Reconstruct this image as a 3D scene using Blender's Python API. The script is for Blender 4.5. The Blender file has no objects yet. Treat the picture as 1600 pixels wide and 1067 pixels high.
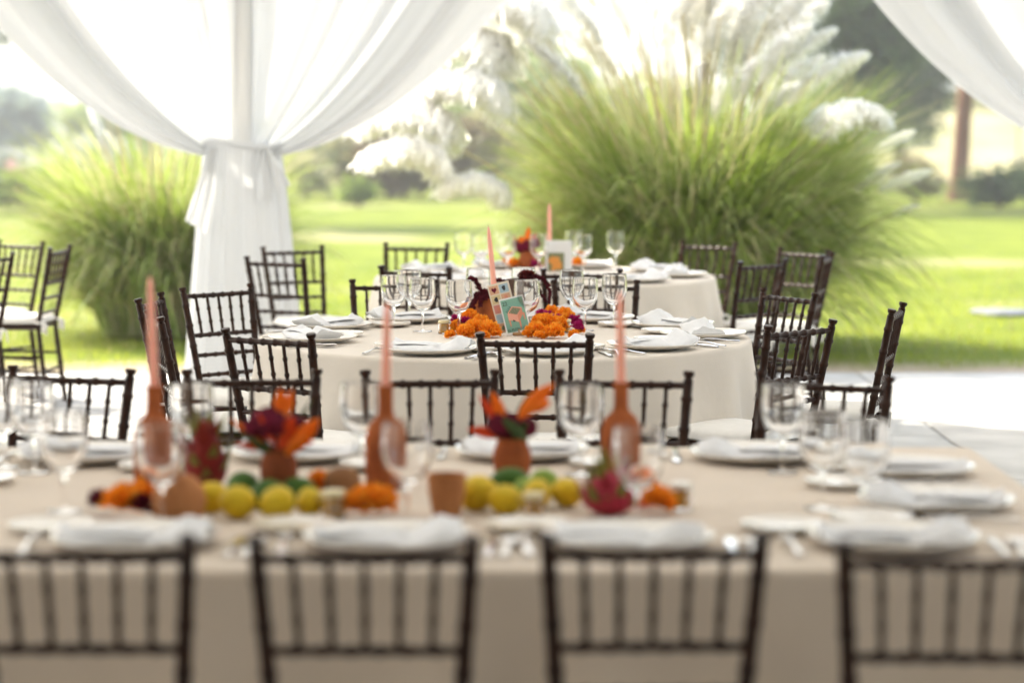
import bpy, math, random
from mathutils import Vector, Matrix, noise
random.seed(7)
R = math.radians
S = bpy.context.scene
COL = S.collection

# ------------------------------------------------------------------ camera, sky, sun, exposure
CAM_H, FPX, PITCH = 1.595, 3778.0, R(5.19)
cam_d = bpy.data.cameras.new('camera')
cam = bpy.data.objects.new('camera', cam_d)
COL.objects.link(cam)
cam.location = (0, 0, CAM_H)
cam.rotation_euler = (R(90) - PITCH, 0, 0)
cam_d.sensor_width = 36
cam_d.lens = 85.0
cam_d.clip_end = 2000
cam_d.dof.use_dof = True
cam_d.dof.focus_distance = 8.9
cam_d.dof.aperture_fstop = 1.7
cam_d.dof.aperture_blades = 0
S.camera = cam

SUN_EL, SUN_AZ = R(40), R(-48)          # behind the garden, well to the drape's side
w = bpy.data.worlds.new('World')
S.world = w
w.use_nodes = True
wn = w.node_tree
bg = wn.nodes['Background']
sky = wn.nodes.new('ShaderNodeTexSky')
sky.sky_type = 'NISHITA'
sky.sun_disc = False
sky.sun_elevation = SUN_EL
sky.sun_rotation = SUN_AZ
sky.air_density = 1.0
sky.dust_density = 2.0
wn.links.new(sky.outputs[0], bg.inputs[0])
bg.inputs[1].default_value = 0.15
sun_d = bpy.data.lights.new('sun', 'SUN')
sun_d.energy = 3.2
sun_d.angle = R(0.53)
sun_d.color = (1.0, 0.95, 0.86)
sun = bpy.data.objects.new('sun', sun_d)
COL.objects.link(sun)
sdir = Vector((math.sin(SUN_AZ) * math.cos(SUN_EL), math.cos(SUN_AZ) * math.cos(SUN_EL), math.sin(SUN_EL)))
sun.rotation_euler = (-sdir).to_track_quat('-Z', 'Y').to_euler()
sun.location = (-6, 20, 20)
S.view_settings.view_transform = 'Standard'
S.view_settings.look = 'None'
S.view_settings.exposure = 2.12
S.view_settings.gamma = 1.0
S.view_settings.use_curve_mapping = False
S.view_settings.use_white_balance = True      # the camera was balanced for the shade under the roof
S.view_settings.white_balance_temperature = 7000
S.view_settings.white_balance_tint = 8
S.render.engine = 'CYCLES'
cy = S.cycles
cy.use_denoising = True
cy.max_bounces = 14
cy.diffuse_bounces = 5
cy.glossy_bounces = 6
cy.transmission_bounces = 14
cy.transparent_max_bounces = 24
cy.sample_clamp_indirect = 6.0
cy.caustics_refractive = True
cy.caustics_reflective = False
cy.blur_glossy = 0.5

HAZE = .0028
# ------------------------------------------------------------------ helpers
def at(px, py, z=None, d=None):
    """point of the place seen at pixel (px, py) of the 1600x1067 photograph, on height z or at distance d"""
    x, v = (px - 800) / FPX, (py - 533.5) / FPX
    fy = math.cos(PITCH) - v * math.sin(PITCH)
    fz = -math.sin(PITCH) - v * math.cos(PITCH)
    t = (z - CAM_H) / fz if d is None else d / fy
    return Vector((x * t, fy * t, CAM_H + fz * t))

class MB:
    def __init__(self):
        self.v, self.f, self.m = [], [], []
    def add(self, vs, fs, mi=0, M=None):
        o = len(self.v)
        self.v += [tuple(M @ Vector(p)) if M else tuple(p) for p in vs]
        self.f += [tuple(i + o for i in q) for q in fs]
        self.m += [mi] * len(fs)
        return self
    def tube(self, pts, rad, n=8, mi=0, cap=True, M=None, flat=1.0):
        pts = [Vector(p) for p in pts]
        if not isinstance(rad, (list, tuple)):
            rad = [rad] * len(pts)
        vs, fs = [], []
        t0 = (pts[1] - pts[0]).normalized()
        a = Vector((0, 0, 1)) if abs(t0.z) < .9 else Vector((1, 0, 0))
        nrm = (a - t0 * a.dot(t0)).normalized()
        for i, p in enumerate(pts):
            t = (pts[min(i + 1, len(pts) - 1)] - pts[max(i - 1, 0)])
            t = t.normalized() if t.length > 1e-9 else t0
            nrm = (nrm - t * nrm.dot(t)).normalized()
            b = t.cross(nrm)
            for k in range(n):
                an = 2 * math.pi * k / n
                vs.append(p + (nrm * math.cos(an) * flat + b * math.sin(an)) * rad[i])
        for i in range(len(pts) - 1):
            for k in range(n):
                k2 = (k + 1) % n
                fs.append((i * n + k, i * n + k2, (i + 1) * n + k2, (i + 1) * n + k))
        if cap:
            fs.append(tuple(range(n - 1, -1, -1)))
            fs.append(tuple(range((len(pts) - 1) * n, len(pts) * n)))
        return self.add(vs, fs, mi, M)
    def lathe(self, prof, n=24, mi=0, M=None, wob=None):
        vs, fs, rows = [], [], []
        for r, z in prof:
            if r < 1e-6:
                rows.append([len(vs)])
                vs.append((0, 0, z))
            else:
                row = []
                for k in range(n):
                    an = 2 * math.pi * k / n
                    rr = r * (wob(an, z) if wob else 1)
                    row.append(len(vs))
                    vs.append((rr * math.cos(an), rr * math.sin(an), z))
                rows.append(row)
        for A, B in zip(rows, rows[1:]):
            for k in range(n):
                k2 = (k + 1) % n
                if len(A) == 1 and len(B) == 1:
                    continue
                if len(A) == 1:
                    fs.append((A[0], B[k2], B[k]))
                elif len(B) == 1:
                    fs.append((A[k], A[k2], B[0]))
                else:
                    fs.append((A[k], A[k2], B[k2], B[k]))
        return self.add(vs, fs, mi, M)
    def box(self, c, s, mi=0, M=None, bev=0.0):
        x, y, z = s[0] / 2, s[1] / 2, s[2] / 2
        if bev <= 0:
            vs = [(c[0] + i * x, c[1] + j * y, c[2] + k * z) for k in (-1, 1) for j in (-1, 1) for i in (-1, 1)]
            return self.add(vs, [(0, 2, 3, 1), (4, 5, 7, 6), (0, 1, 5, 4), (2, 6, 7, 3), (0, 4, 6, 2), (1, 3, 7, 5)], mi, M)
        b = bev
        vs, fs = [], []
        def ring(zz, ins):
            o = len(vs)
            X, Y = x - ins, y - ins
            for (px, py) in ((-X + b, -Y), (X - b, -Y), (X, -Y + b), (X, Y - b), (X - b, Y), (-X + b, Y), (-X, Y - b), (-X, -Y + b)):
                vs.append((c[0] + px, c[1] + py, c[2] + zz))
            return o
        rs = [ring(-z, b), ring(-z + b, 0), ring(z - b, 0), ring(z, b)]
        for A, B in zip(rs, rs[1:]):
            for k in range(8):
                fs.append((A + k, A + (k + 1) % 8, B + (k + 1) % 8, B + k))
        fs.append(tuple(range(rs[0] + 7, rs[0] - 1, -1)))
        fs.append(tuple(range(rs[3], rs[3] + 8)))
        return self.add(vs, fs, mi, M)
    def mesh(self, name, mats, smooth=True, sharp=42):
        me = bpy.data.meshes.new(name)
        me.from_pydata(self.v, [], self.f)
        for m in (mats if isinstance(mats, (list, tuple)) else [mats]):
            me.materials.append(m)
        if any(self.m):
            me.polygons.foreach_set('material_index', self.m)
        if smooth:
            me.shade_smooth()
            if sharp:
                me.set_sharp_from_angle(angle=R(sharp))
        me.update()
        return me
    def build(self, name, mats, parent=None, smooth=True, sharp=42, loc=None):
        o = bpy.data.objects.new(name, self.mesh(name, mats, smooth, sharp))
        COL.objects.link(o)
        if parent:
            o.parent = parent
        if loc is not None:
            o.location = loc
        return o

def tag(o, label=None, cat=None, group=None, kind=None):
    if label: o['label'] = label
    if cat: o['category'] = cat
    if group: o['group'] = group
    if kind: o['kind'] = kind
    return o
def thing(name, label, cat, loc=(0, 0, 0), rz=0, group=None):
    o = bpy.data.objects.new(name, None)
    COL.objects.link(o)
    o.location = loc
    o.rotation_euler = (0, 0, rz)
    o.empty_display_size = .1
    return tag(o, label, cat, group)
def link_mesh(name, me, parent=None):
    o = bpy.data.objects.new(name, me)
    COL.objects.link(o)
    if parent: o.parent = parent
    return o
KIDS = {}
def kids(o):
    if o.name not in KIDS:
        KIDS[o.name] = list(o.children)
    return KIDS[o.name]
def dup(o, loc=None, rz=None, label=None, group=None, parent=None, scale=None):
    c = o.copy()
    COL.objects.link(c)
    if parent: c.parent = parent
    for ch in kids(o):
        dup(ch, parent=c)
    if loc is not None: c.location = loc
    if rz is not None: c.rotation_euler = (0, 0, rz)
    if scale is not None: c.scale = (scale,) * 3
    if label: c['label'] = label
    if group: c['group'] = group
    return c
class Proto:
    """first use moves the source itself, later uses copy it with all its parts"""
    def __init__(self, o): self.o, self.used = o, False
    def place(self, loc, rz, label, group=None, scale=None):
        if not self.used:
            self.used = True
            kids(self.o)
            o = self.o
            for ch in kids(o): kids(ch)
            o.location = loc; o.rotation_euler = (0, 0, rz); o['label'] = label
            if group: o['group'] = group
            self.base_scale = scale
            if scale is not None: o.scale = (scale,) * 3
            return o
        return dup(self.o, loc, rz, label, group, scale=scale if scale is not None else 1.0)

# ------------------------------------------------------------------ materials
def mat(name, col, rough=.6, spec=.5, var=0.0, scale=8.0, col2=None, bump=0.0, bscale=60.0, metal=0.0, coat=0.0, sss=0.0, sheen=0.0,
        lo=.35, hi=.65, coord='Object'):
    m = bpy.data.materials.new(name)
    m.use_nodes = True
    nt = m.node_tree
    b = nt.nodes['Principled BSDF']
    b.inputs['Base Color'].default_value = (*col, 1)
    b.inputs['Roughness'].default_value = rough
    b.inputs['Specular IOR Level'].default_value = spec
    b.inputs['Metallic'].default_value = metal
    b.inputs['Coat Weight'].default_value = coat
    b.inputs['Coat Roughness'].default_value = .12
    b.inputs['Sheen Weight'].default_value = sheen
    if sss:
        b.inputs['Subsurface Weight'].default_value = sss
        b.inputs['Subsurface Radius'].default_value = (.02, .008, .005)
        b.inputs['Subsurface Scale'].default_value = .6
    tc = nt.nodes.new('ShaderNodeTexCoord')
    if var or col2:
        c2 = col2 or tuple(max(0, c * (1 - var)) for c in col)
        nz = nt.nodes.new('ShaderNodeTexNoise')
        nz.inputs['Scale'].default_value = scale
        nz.inputs['Detail'].default_value = 5
        nt.links.new(tc.outputs[coord], nz.inputs['Vector'])
        rp = nt.nodes.new('ShaderNodeValToRGB')
        rp.color_ramp.elements[0].position = lo
        rp.color_ramp.elements[1].position = hi
        rp.color_ramp.elements[0].color = (*c2, 1)
        rp.color_ramp.elements[1].color = (*col, 1)
        nt.links.new(nz.outputs['Fac'], rp.inputs['Fac'])
        nt.links.new(rp.outputs['Color'], b.inputs['Base Color'])
    if bump:
        nb = nt.nodes.new('ShaderNodeTexNoise')
        nb.inputs['Scale'].default_value = bscale
        nb.inputs['Detail'].default_value = 4
        nt.links.new(tc.outputs[coord], nb.inputs['Vector'])
        bp = nt.nodes.new('ShaderNodeBump')
        bp.inputs['Strength'].default_value = bump
        bp.inputs['Distance'].default_value = .004
        nt.links.new(nb.outputs['Fac'], bp.inputs['Height'])
        nt.links.new(bp.outputs['Normal'], b.inputs['Normal'])
    return m
def leafmat(name, col, tcol=None, tr=.45, rough=.5, gloss=.25):
    """thin plant tissue: reflects, shines a little and lets light through"""
    m = bpy.data.materials.new(name)
    m.use_nodes = True
    nt = m.node_tree
    nt.nodes.remove(nt.nodes['Principled BSDF'])
    out = nt.nodes['Material Output']
    p = nt.nodes.new('ShaderNodeBsdfPrincipled')
    p.inputs['Base Color'].default_value = (*col, 1)
    p.inputs['Roughness'].default_value = rough
    p.inputs['Specular IOR Level'].default_value = gloss
    t = nt.nodes.new('ShaderNodeBsdfTranslucent')
    t.inputs['Color'].default_value = (*(tcol or col), 1)
    mx = nt.nodes.new('ShaderNodeMixShader')
    mx.inputs[0].default_value = tr
    nt.links.new(p.outputs[0], mx.inputs[1])
    nt.links.new(t.outputs[0], mx.inputs[2])
    nt.links.new(mx.outputs[0], out.inputs['Surface'])
    return m
def sheer(name, col, tr, open_):
    m = leafmat(name, col, col, tr, .9, .1)
    nt = m.node_tree
    out = nt.nodes['Material Output']
    src = out.inputs['Surface'].links[0].from_node
    tp = nt.nodes.new('ShaderNodeBsdfTransparent')
    mx = nt.nodes.new('ShaderNodeMixShader')
    mx.inputs[0].default_value = open_
    nt.links.new(src.outputs[0], mx.inputs[1])
    nt.links.new(tp.outputs[0], mx.inputs[2])
    nt.links.new(mx.outputs[0], out.inputs['Surface'])
    return m
def glassmat(name, col=(1, 1, 1), rough=0.0, ior=1.46):
    m = bpy.data.materials.new(name)
    m.use_nodes = True
    nt = m.node_tree
    nt.nodes.remove(nt.nodes['Principled BSDF'])
    g = nt.nodes.new('ShaderNodeBsdfGlass')
    g.inputs['Color'].default_value = (*col, 1)
    g.inputs['Roughness'].default_value = rough
    g.inputs['IOR'].default_value = ior
    nt.links.new(g.outputs[0], nt.nodes['Material Output'].inputs['Surface'])
    return m
def linen(name, col, dark):
    """table linen: fine weave relief, faint slubs and creases"""
    m = mat(name, col, .85, .2, col2=dark, scale=5.0, sheen=.15, lo=.2, hi=.8)
    nt = m.node_tree
    b = nt.nodes['Principled BSDF']
    tc = nt.nodes.new('ShaderNodeTexCoord')
    mp = nt.nodes.new('ShaderNodeMapping')
    mp.inputs['Scale'].default_value = (260, 260, 260)
    nt.links.new(tc.outputs['Object'], mp.inputs[0])
    nz = nt.nodes.new('ShaderNodeTexNoise')
    nz.inputs['Scale'].default_value = 1.0
    nt.links.new(mp.outputs[0], nz.inputs['Vector'])
    cr = nt.nodes.new('ShaderNodeTexNoise')
    cr.inputs['Scale'].default_value = 7
    cr.inputs['Detail'].default_value = 3
    nt.links.new(tc.outputs['Object'], cr.inputs['Vector'])
    ad = nt.nodes.new('ShaderNodeMath'); ad.operation = 'MULTIPLY_ADD'
    ad.inputs[1].default_value = 7.0
    nt.links.new(cr.outputs['Fac'], ad.inputs[0]); nt.links.new(nz.outputs['Fac'], ad.inputs[2])
    bp = nt.nodes.new('ShaderNodeBump')
    bp.inputs['Strength'].default_value = .5
    bp.inputs['Distance'].default_value = .0015
    nt.links.new(ad.outputs[0], bp.inputs['Height'])
    nt.links.new(bp.outputs['Normal'], b.inputs['Normal'])
    return m

M = {}
M['wood'] = mat('dark_wood', (.018, .0058, .0025), .30, .2, col2=(.034, .0115, .005), scale=22, coat=.0, bump=.15, bscale=90)
M['cushion'] = mat('white_cushion_fabric', (.8, .78, .74), .8, .2, var=.06, scale=30, bump=.2, bscale=200, sheen=.2)
M['linen_front'] = linen('beige_linen', (.67, .575, .475), (.60, .51, .42))
M['linen_mid'] = linen('pale_linen', (.71, .645, .565), (.65, .585, .51))
M['china'] = mat('cream_china', (.78, .74, .68), .16, .5, coat=.5)
M['napkin'] = mat('white_napkin_cotton', (.74, .745, .76), .8, .2, var=.04, scale=40, bump=.25, bscale=160, sheen=.2)
M['steel'] = mat('polished_cutlery_steel', (.72, .7, .69), .13, .5, metal=1.0)
M['glass'] = glassmat('clear_glass')
M['candle'] = mat('pink_wax', (.90, .44, .34), .42, .4, sss=.35)
M['wick'] = mat('candle_wick', (.2, .17, .14), .9)
M['terra'] = mat('terracotta_clay', (.43, .125, .043), .85, .1, col2=(.27, .075, .028), scale=16, bump=.3, bscale=40)
M['terra2'] = mat('dark_terracotta_clay', (.27, .075, .03), .75, .12, col2=(.2, .055, .022), scale=9, bump=.3, bscale=40)
M['tan'] = mat('tan_clay', (.50, .225, .095), .85, .1, col2=(.40, .16, .065), scale=14, bump=.5, bscale=50)
M['coco'] = mat('brown_coconut_husk', (.33, .16, .07), .85, .2, col2=(.22, .10, .045), scale=18, bump=.8, bscale=70)
M['lemon'] = mat('yellow_lemon_peel', (.70, .46, .015), .5, .22, col2=(.60, .44, .025), scale=14, bump=.35, bscale=140)
M['lime'] = mat('green_lime_peel', (.030, .085, .008), .5, .2, col2=(.05, .125, .012), scale=12, bump=.35, bscale=140)
M['limel'] = mat('pale_lime_peel', (.24, .33, .04), .5, .22, col2=(.17, .27, .03), scale=12, bump=.35, bscale=140)
M['pita'] = mat('dark_red_pitahaya_skin', (.15, .009, .011), .6, .18, col2=(.22, .02, .014), scale=9)
M['pitap'] = mat('pink_pitahaya_skin', (.40, .025, .05), .6, .18, col2=(.30, .022, .04), scale=9)
M['pitaleaf'] = leafmat('pitahaya_scale_tip', (.16, .15, .03), (.2, .2, .03), .2)
M['marig'] = leafmat('orange_marigold_petal', (.96, .45, .05), (.97, .48, .06), .35, .6, .2)
M['marig2'] = leafmat('deep_orange_marigold_petal', (.95, .35, .03), (.95, .37, .03), .35, .6, .2)
M['magenta'] = leafmat('magenta_bloom_petal', (.42, .012, .14), (.5, .02, .18), .2, .7, .2)
M['burg'] = mat('burgundy_amaranth', (.045, .004, .007), .85, .12, col2=(.085, .008, .015), scale=40)
M['maroon'] = leafmat('maroon_petal', (.12, .02, .02), (.14, .02, .02), .2, .8, .1)
M['crest'] = mat('crimson_cockscomb', (.17, .008, .035), .8, .2, col2=(.1, .006, .02), scale=30)
M['orange_p'] = leafmat('orange_bract', (.88, .22, .012), (.95, .28, .02), .3, .5, .3)
M['red_p'] = leafmat('red_orange_bract', (.72, .075, .012), (.8, .1, .02), .25, .5, .3)
M['greenleaf'] = leafmat('dark_green_leaf', (.06, .10, .035), (.1, .17, .03), .25)
M['honey'] = mat('honey', (.86, .44, .04), .15, .4)
M['honey'].node_tree.nodes['Principled BSDF'].inputs['Transmission Weight'].default_value = .3
M['lid'] = mat('cream_lid', (.72, .62, .36), .35, .5)
M['lidw'] = mat('white_lid', (.8, .78, .72), .35, .5)
M['twine'] = mat('jute_twine', (.42, .29, .17), .9)
M['kraft'] = mat('kraft_tag', (.40, .26, .14), .9)
M['pole'] = mat('white_painted_pole', (.75, .75, .74), .5)
M['drape'] = sheer('white_voile', (.74, .755, .77), .24, .05)
M['membrane'] = leafmat('white_tent_membrane', (.8, .79, .76), (.8, .78, .74), .30, .9, .1)
M['roof'] = mat('white_roof_lining', (.72, .70, .66), .9)
M['plaster'] = mat('added_wall_plaster', (.72, .58, .43), .9, var=.2, scale=2)
M['stone'] = mat('grey_flagstone', (.26, .27, .28), .8, .3, var=.3, scale=6)
BL = [leafmat('pampas_blade_green', (.25, .34, .08), (.36, .47, .06), .52, .5, .3),
      leafmat('pampas_blade_pale', (.44, .50, .24), (.50, .56, .20), .52, .5, .3),
      leafmat('pampas_blade_straw', (.60, .53, .33), (.58, .50, .28), .45, .6, .25),
      leafmat('pampas_blade_deep', (.16, .24, .05), (.27, .37, .04), .52, .5, .3)]
M['stem'] = leafmat('pampas_stem', (.70, .61, .38), (.62, .53, .30), .25)
M['plume'] = leafmat('pampas_plume_down', (.95, .94, .92), (.96, .95, .92), .8, .9, .1)
M['bark'] = mat('grey_bark', (.16, .12, .09), .9, .2, var=.4, scale=7, bump=.8, bscale=25)
M['bark2'] = mat('reddish_bark', (.25, .11, .065), .9, .2, col2=(.16, .075, .05), scale=7, bump=.8, bscale=25)
FOL = {
 'dark': [leafmat('tree_leaf_dark', (.06, .10, .045), (.10, .16, .04), .4), leafmat('tree_leaf_mid', (.10, .15, .065), (.16, .23, .06), .4)],
 'mid': [leafmat('shrub_leaf_mid', (.14, .20, .05), (.22, .31, .05), .45), leafmat('shrub_leaf_bright', (.22, .29, .07), (.33, .42, .07), .45)],
 'pale': [leafmat('shrub_leaf_dry', (.52, .48, .30), (.52, .46, .26), .4), leafmat('shrub_leaf_pale', (.38, .41, .20), (.42, .45, .18), .4)],
 'soft': [leafmat('treeline_leaf_soft', (.34, .40, .19), (.42, .47, .20), .45), leafmat('treeline_leaf_fresh', (.26, .34, .12), (.36, .44, .14), .45)],
 'brown': [leafmat('shrub_twig_brown', (.21, .14, .09), (.22, .15, .08), .3), leafmat('shrub_leaf_olive', (.22, .19, .10), (.28, .24, .10), .4)],
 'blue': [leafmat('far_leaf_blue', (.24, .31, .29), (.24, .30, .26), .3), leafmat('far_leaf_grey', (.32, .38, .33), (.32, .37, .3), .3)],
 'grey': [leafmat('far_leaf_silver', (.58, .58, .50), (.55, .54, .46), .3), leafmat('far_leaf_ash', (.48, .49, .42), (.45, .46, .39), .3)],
}
M['pinkflower'] = leafmat('pink_blossom', (.75, .35, .42), (.75, .4, .45), .3)
M['peachflower'] = leafmat('peach_blossom', (.85, .42, .25), (.85, .45, .3), .3)
M['ink'] = mat('black_ink', (.02, .022, .025), .7)
M['paper'] = mat('cream_card_stock', (.70, .62, .50), .7)
M['paperw'] = mat('white_card_stock', (.76, .76, .76), .7)

# ------------------------------------------------------------------ ground: lawn, patio, hill
PATIO_END = 15.37
def lawn_material():
    m = bpy.data.materials.new('lawn_turf')
    m.use_nodes = True
    nt = m.node_tree
    b = nt.nodes['Principled BSDF']
    b.inputs['Roughness'].default_value = .9
    b.inputs['Specular IOR Level'].default_value = .15
    tc = nt.nodes.new('ShaderNodeTexCoord')
    def nz(sc, det=4):
        n = nt.nodes.new('ShaderNodeTexNoise')
        n.inputs['Scale'].default_value = sc
        n.inputs['Detail'].default_value = det
        nt.links.new(tc.outputs['Object'], n.inputs['Vector'])
        return n
    def ramp(src, a, b_, ca, cb):
        r = nt.nodes.new('ShaderNodeValToRGB')
        r.color_ramp.elements[0].position = a; r.color_ramp.elements[1].position = b_
        r.color_ramp.elements[0].color = (*ca, 1); r.color_ramp.elements[1].color = (*cb, 1)
        nt.links.new(src, r.inputs['Fac'])
        return r
    g = ramp(nz(1.1, 6).outputs['Fac'], .35, .65, (.15, .20, .016), (.24, .28, .028))
    dry = ramp(nz(.2, 3).outputs['Fac'], .55, .70, (0, 0, 0), (1, 1, 1))
    mx = nt.nodes.new('ShaderNodeMix'); mx.data_type = 'RGBA'
    nt.links.new(dry.outputs['Color'], mx.inputs[0])
    nt.links.new(g.outputs['Color'], mx.inputs[6])
    mx.inputs[7].default_value = (.40, .37, .17, 1)
    # worn, dry turf along the paving edge
    sx = nt.nodes.new('ShaderNodeSeparateXYZ')
    nt.links.new(tc.outputs['Object'], sx.inputs[0])
    mr = nt.nodes.new('ShaderNodeMapRange')
    mr.inputs[1].default_value = PATIO_END + .15; mr.inputs[2].default_value = PATIO_END + 1.1
    mr.inputs[3].default_value = 1.0; mr.inputs[4].default_value = 0.0
    nt.links.new(sx.outputs['Y'], mr.inputs[0])
    n3 = nz(2.2, 4)
    mu = nt.nodes.new('ShaderNodeMath'); mu.operation = 'MULTIPLY'
    nt.links.new(mr.outputs[0], mu.inputs[0]); nt.links.new(n3.outputs['Fac'], mu.inputs[1])
    ml = nt.nodes.new('ShaderNodeMath'); ml.operation = 'MULTIPLY'; ml.use_clamp = True
    ml.inputs[1].default_value = 2.3
    nt.links.new(mu.outputs[0], ml.inputs[0])
    m2 = nt.nodes.new('ShaderNodeMix'); m2.data_type = 'RGBA'
    nt.links.new(ml.outputs[0], m2.inputs[0])
    nt.links.new(mx.outputs[2], m2.inputs[6])
    m2.inputs[7].default_value = (.50, .40, .30, 1)
    nt.links.new(m2.outputs[2], b.inputs['Base Color'])
    nb = nz(30, 5)
    bp = nt.nodes.new('ShaderNodeBump'); bp.inputs['Strength'].default_value = 1.0; bp.inputs['Distance'].default_value = .05
    nt.links.new(nb.outputs['Fac'], bp.inputs['Height']); nt.links.new(bp.outputs['Normal'], b.inputs['Normal'])
    return m
M['lawn'] = lawn_material()
mb = MB()
mb.add([(-900, -60, -.02), (900, -60, -.02), (900, 950, -.02), (-900, 950, -.02)], [(0, 1, 2, 3)])
tag(mb.build('lawn', M['lawn'], smooth=False), kind='structure')
# grass blades near the paving
mb = MB()
for i in range(9000):
    y = PATIO_END + .5 + random.random() * 10.5
    x = random.uniform(-.25, .25) * y * 1.05
    h = random.uniform(.02, .05)
    a = random.uniform(0, math.pi)
    lx, ly = random.gauss(0, .02), random.gauss(0, .02)
    wx, wy = math.cos(a) * .006, math.sin(a) * .006
    mb.add([(x - wx, y - wy, -.02), (x + wx, y + wy, -.02), (x + lx, y + ly, h)], [(0, 1, 2)], random.choice((0, 0, 1, 1, 2)))
GR = [leafmat('grass_blade', (.20, .26, .03), (.32, .38, .03), .65), leafmat('grass_blade_light', (.30, .34, .06), (.42, .45, .05), .5), leafmat('grass_blade_dry', (.38, .33, .17), (.4, .35, .15), .4)]
tag(mb.build('grass', GR, smooth=False), 'short bright green grass on the lawn beyond the patio', 'grass', kind='stuff')

patio = tag(bpy.data.objects.new('patio', None), kind='structure')
COL.objects.link(patio)
mb = MB()
mb.box((0, (PATIO_END - 6) / 2, -.030), (30, PATIO_END + 6, .045))
mb.build('bedding', M['stone'], patio, smooth=False)
slab_me = []
SL = [mat('pale_concrete_slab', c, .75, .3, col2=tuple(q * .78 for q in c), scale=2.3, bump=.25, bscale=30) for c in ((.50, .50, .49), (.44, .44, .44), (.55, .54, .52))]
SW, SD = 2.4, 1.55
for k in range(3):
    s = MB(); s.box((0, 0, 0), (SW - .018, SD - .018, .03), bev=.004)
    slab_me.append(s.mesh('slab', SL[k], sharp=30))
ny = 13
for j in range(ny):
    y = PATIO_END - SD / 2 - j * SD
    if y < -4.5: break
    for i in range(-3, 4):
        o = link_mesh('slab', slab_me[(i * 5 + j * 3) % 3], patio)
        o.location = (i * SW + (.5 * SW if j % 2 else 0) * 0 + 1.0, y, -.015 + random.uniform(-.0015, .0015))

def ridge(name, x0, x1, y, depth, hfun, m, nx=60, nyy=14):
    mb = MB(); vs, fs = [], []
    for j in range(nyy + 1):
        t = j / nyy
        for i in range(nx + 1):
            x = x0 + (x1 - x0) * i / nx
            prof = math.sin(min(1, t * 1.0) * math.pi / 2) ** 1.2
            n_ = noise.noise(Vector((x * .03, y * .01 + t * 2, 3.3)))
            vs.append((x, y + depth * t, -.05 + hfun(x) * prof * (1 + .35 * n_)))
    for j in range(nyy):
        for i in range(nx):
            a = j * (nx + 1) + i
            fs.append((a, a + 1, a + nx + 2, a + nx + 1))
    mb.add(vs, fs)
    return tag(mb.build(name, m, sharp=None), kind='structure')
M['dryfield'] = mat('dry_grass_bank', (.46, .40, .22), .95, .1, col2=(.24, .27, .09), scale=.35, lo=.3, hi=.6, bump=.6, bscale=6)
M['hill'] = mat('hazy_hillside', (.58, .56, .48), .95, .1, col2=(.40, .45, .38), scale=.02, lo=.4, hi=.6)
ridge('bank', 2, 70, 62, 28, lambda x: 2.6 * max(0, min(1, (x - 3) / 9)), M['dryfield'])
ridge('hill', -260, 260, 260, 160, lambda x: 12 + 9 * math.sin(x * .021 + 2.2) + 8 * max(0, -x / 120), M['hill'])

# ------------------------------------------------------------------ pavilion: roof, posts, drapes, added foreground shade roof and rear wall
EDGE_Y, ROOF_Z = 14.75, 3.62
SHADE_ROOF_END = 3.4  # opaque roof section ends here, added unseen to darken the foreground
mb = MB()
mb.box((0, (SHADE_ROOF_END - 5) / 2, ROOF_Z + .12), (21, SHADE_ROOF_END + 5, .16), bev=.02)
for i in range(4):
    mb.box((0, -4 + i * 2.2, ROOF_Z - .03), (20.6, .12, .137))
tag(mb.build('foreground_shade_roof', M['roof']), 'added solid roof section out of view that darkens the foreground', 'roof', kind='structure')
mb = MB(); vs, fs = [], []
NX_, NY_ = 60, 30
for j in range(NY_ + 1):
    for i in range(NX_ + 1):
        x, y = -10.5 + 21 * i / NX_, SHADE_ROOF_END + .02 + (EDGE_Y + .1 - SHADE_ROOF_END) * j / NY_
        vs.append((x, y, ROOF_Z + .06 * abs(math.sin(math.pi * (j / NY_) * 4)) * (1 if 0 < j < NY_ else 0)))
for j in range(NY_):
    for i in range(NX_):
        k = j * (NX_ + 1) + i
        fs.append((k, k + 1, k + NX_ + 2, k + NX_ + 1))
mb.add(vs, fs)
for y in (SHADE_ROOF_END + .2, 10.2, EDGE_Y + .04):
    mb.tube([(-10.5, y, ROOF_Z - .06), (10.5, y, ROOF_Z - .06)], .045, 10, mi=1)
tag(mb.build('tent_roof', [M['membrane'], M['pole']], sharp=60), 'white tent membrane over the round tables', 'roof', kind='structure')
mb = MB()
mb.box((0, -4.6, 1.9), (21, .25, 3.75), bev=.01)  # unseen wall added to limit and warm the light from behind
tag(mb.build('added_rear_wall', M['plaster']), 'added unseen plaster wall behind the camera, shaping light on the front cloth', 'wall', kind='structure')

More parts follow.
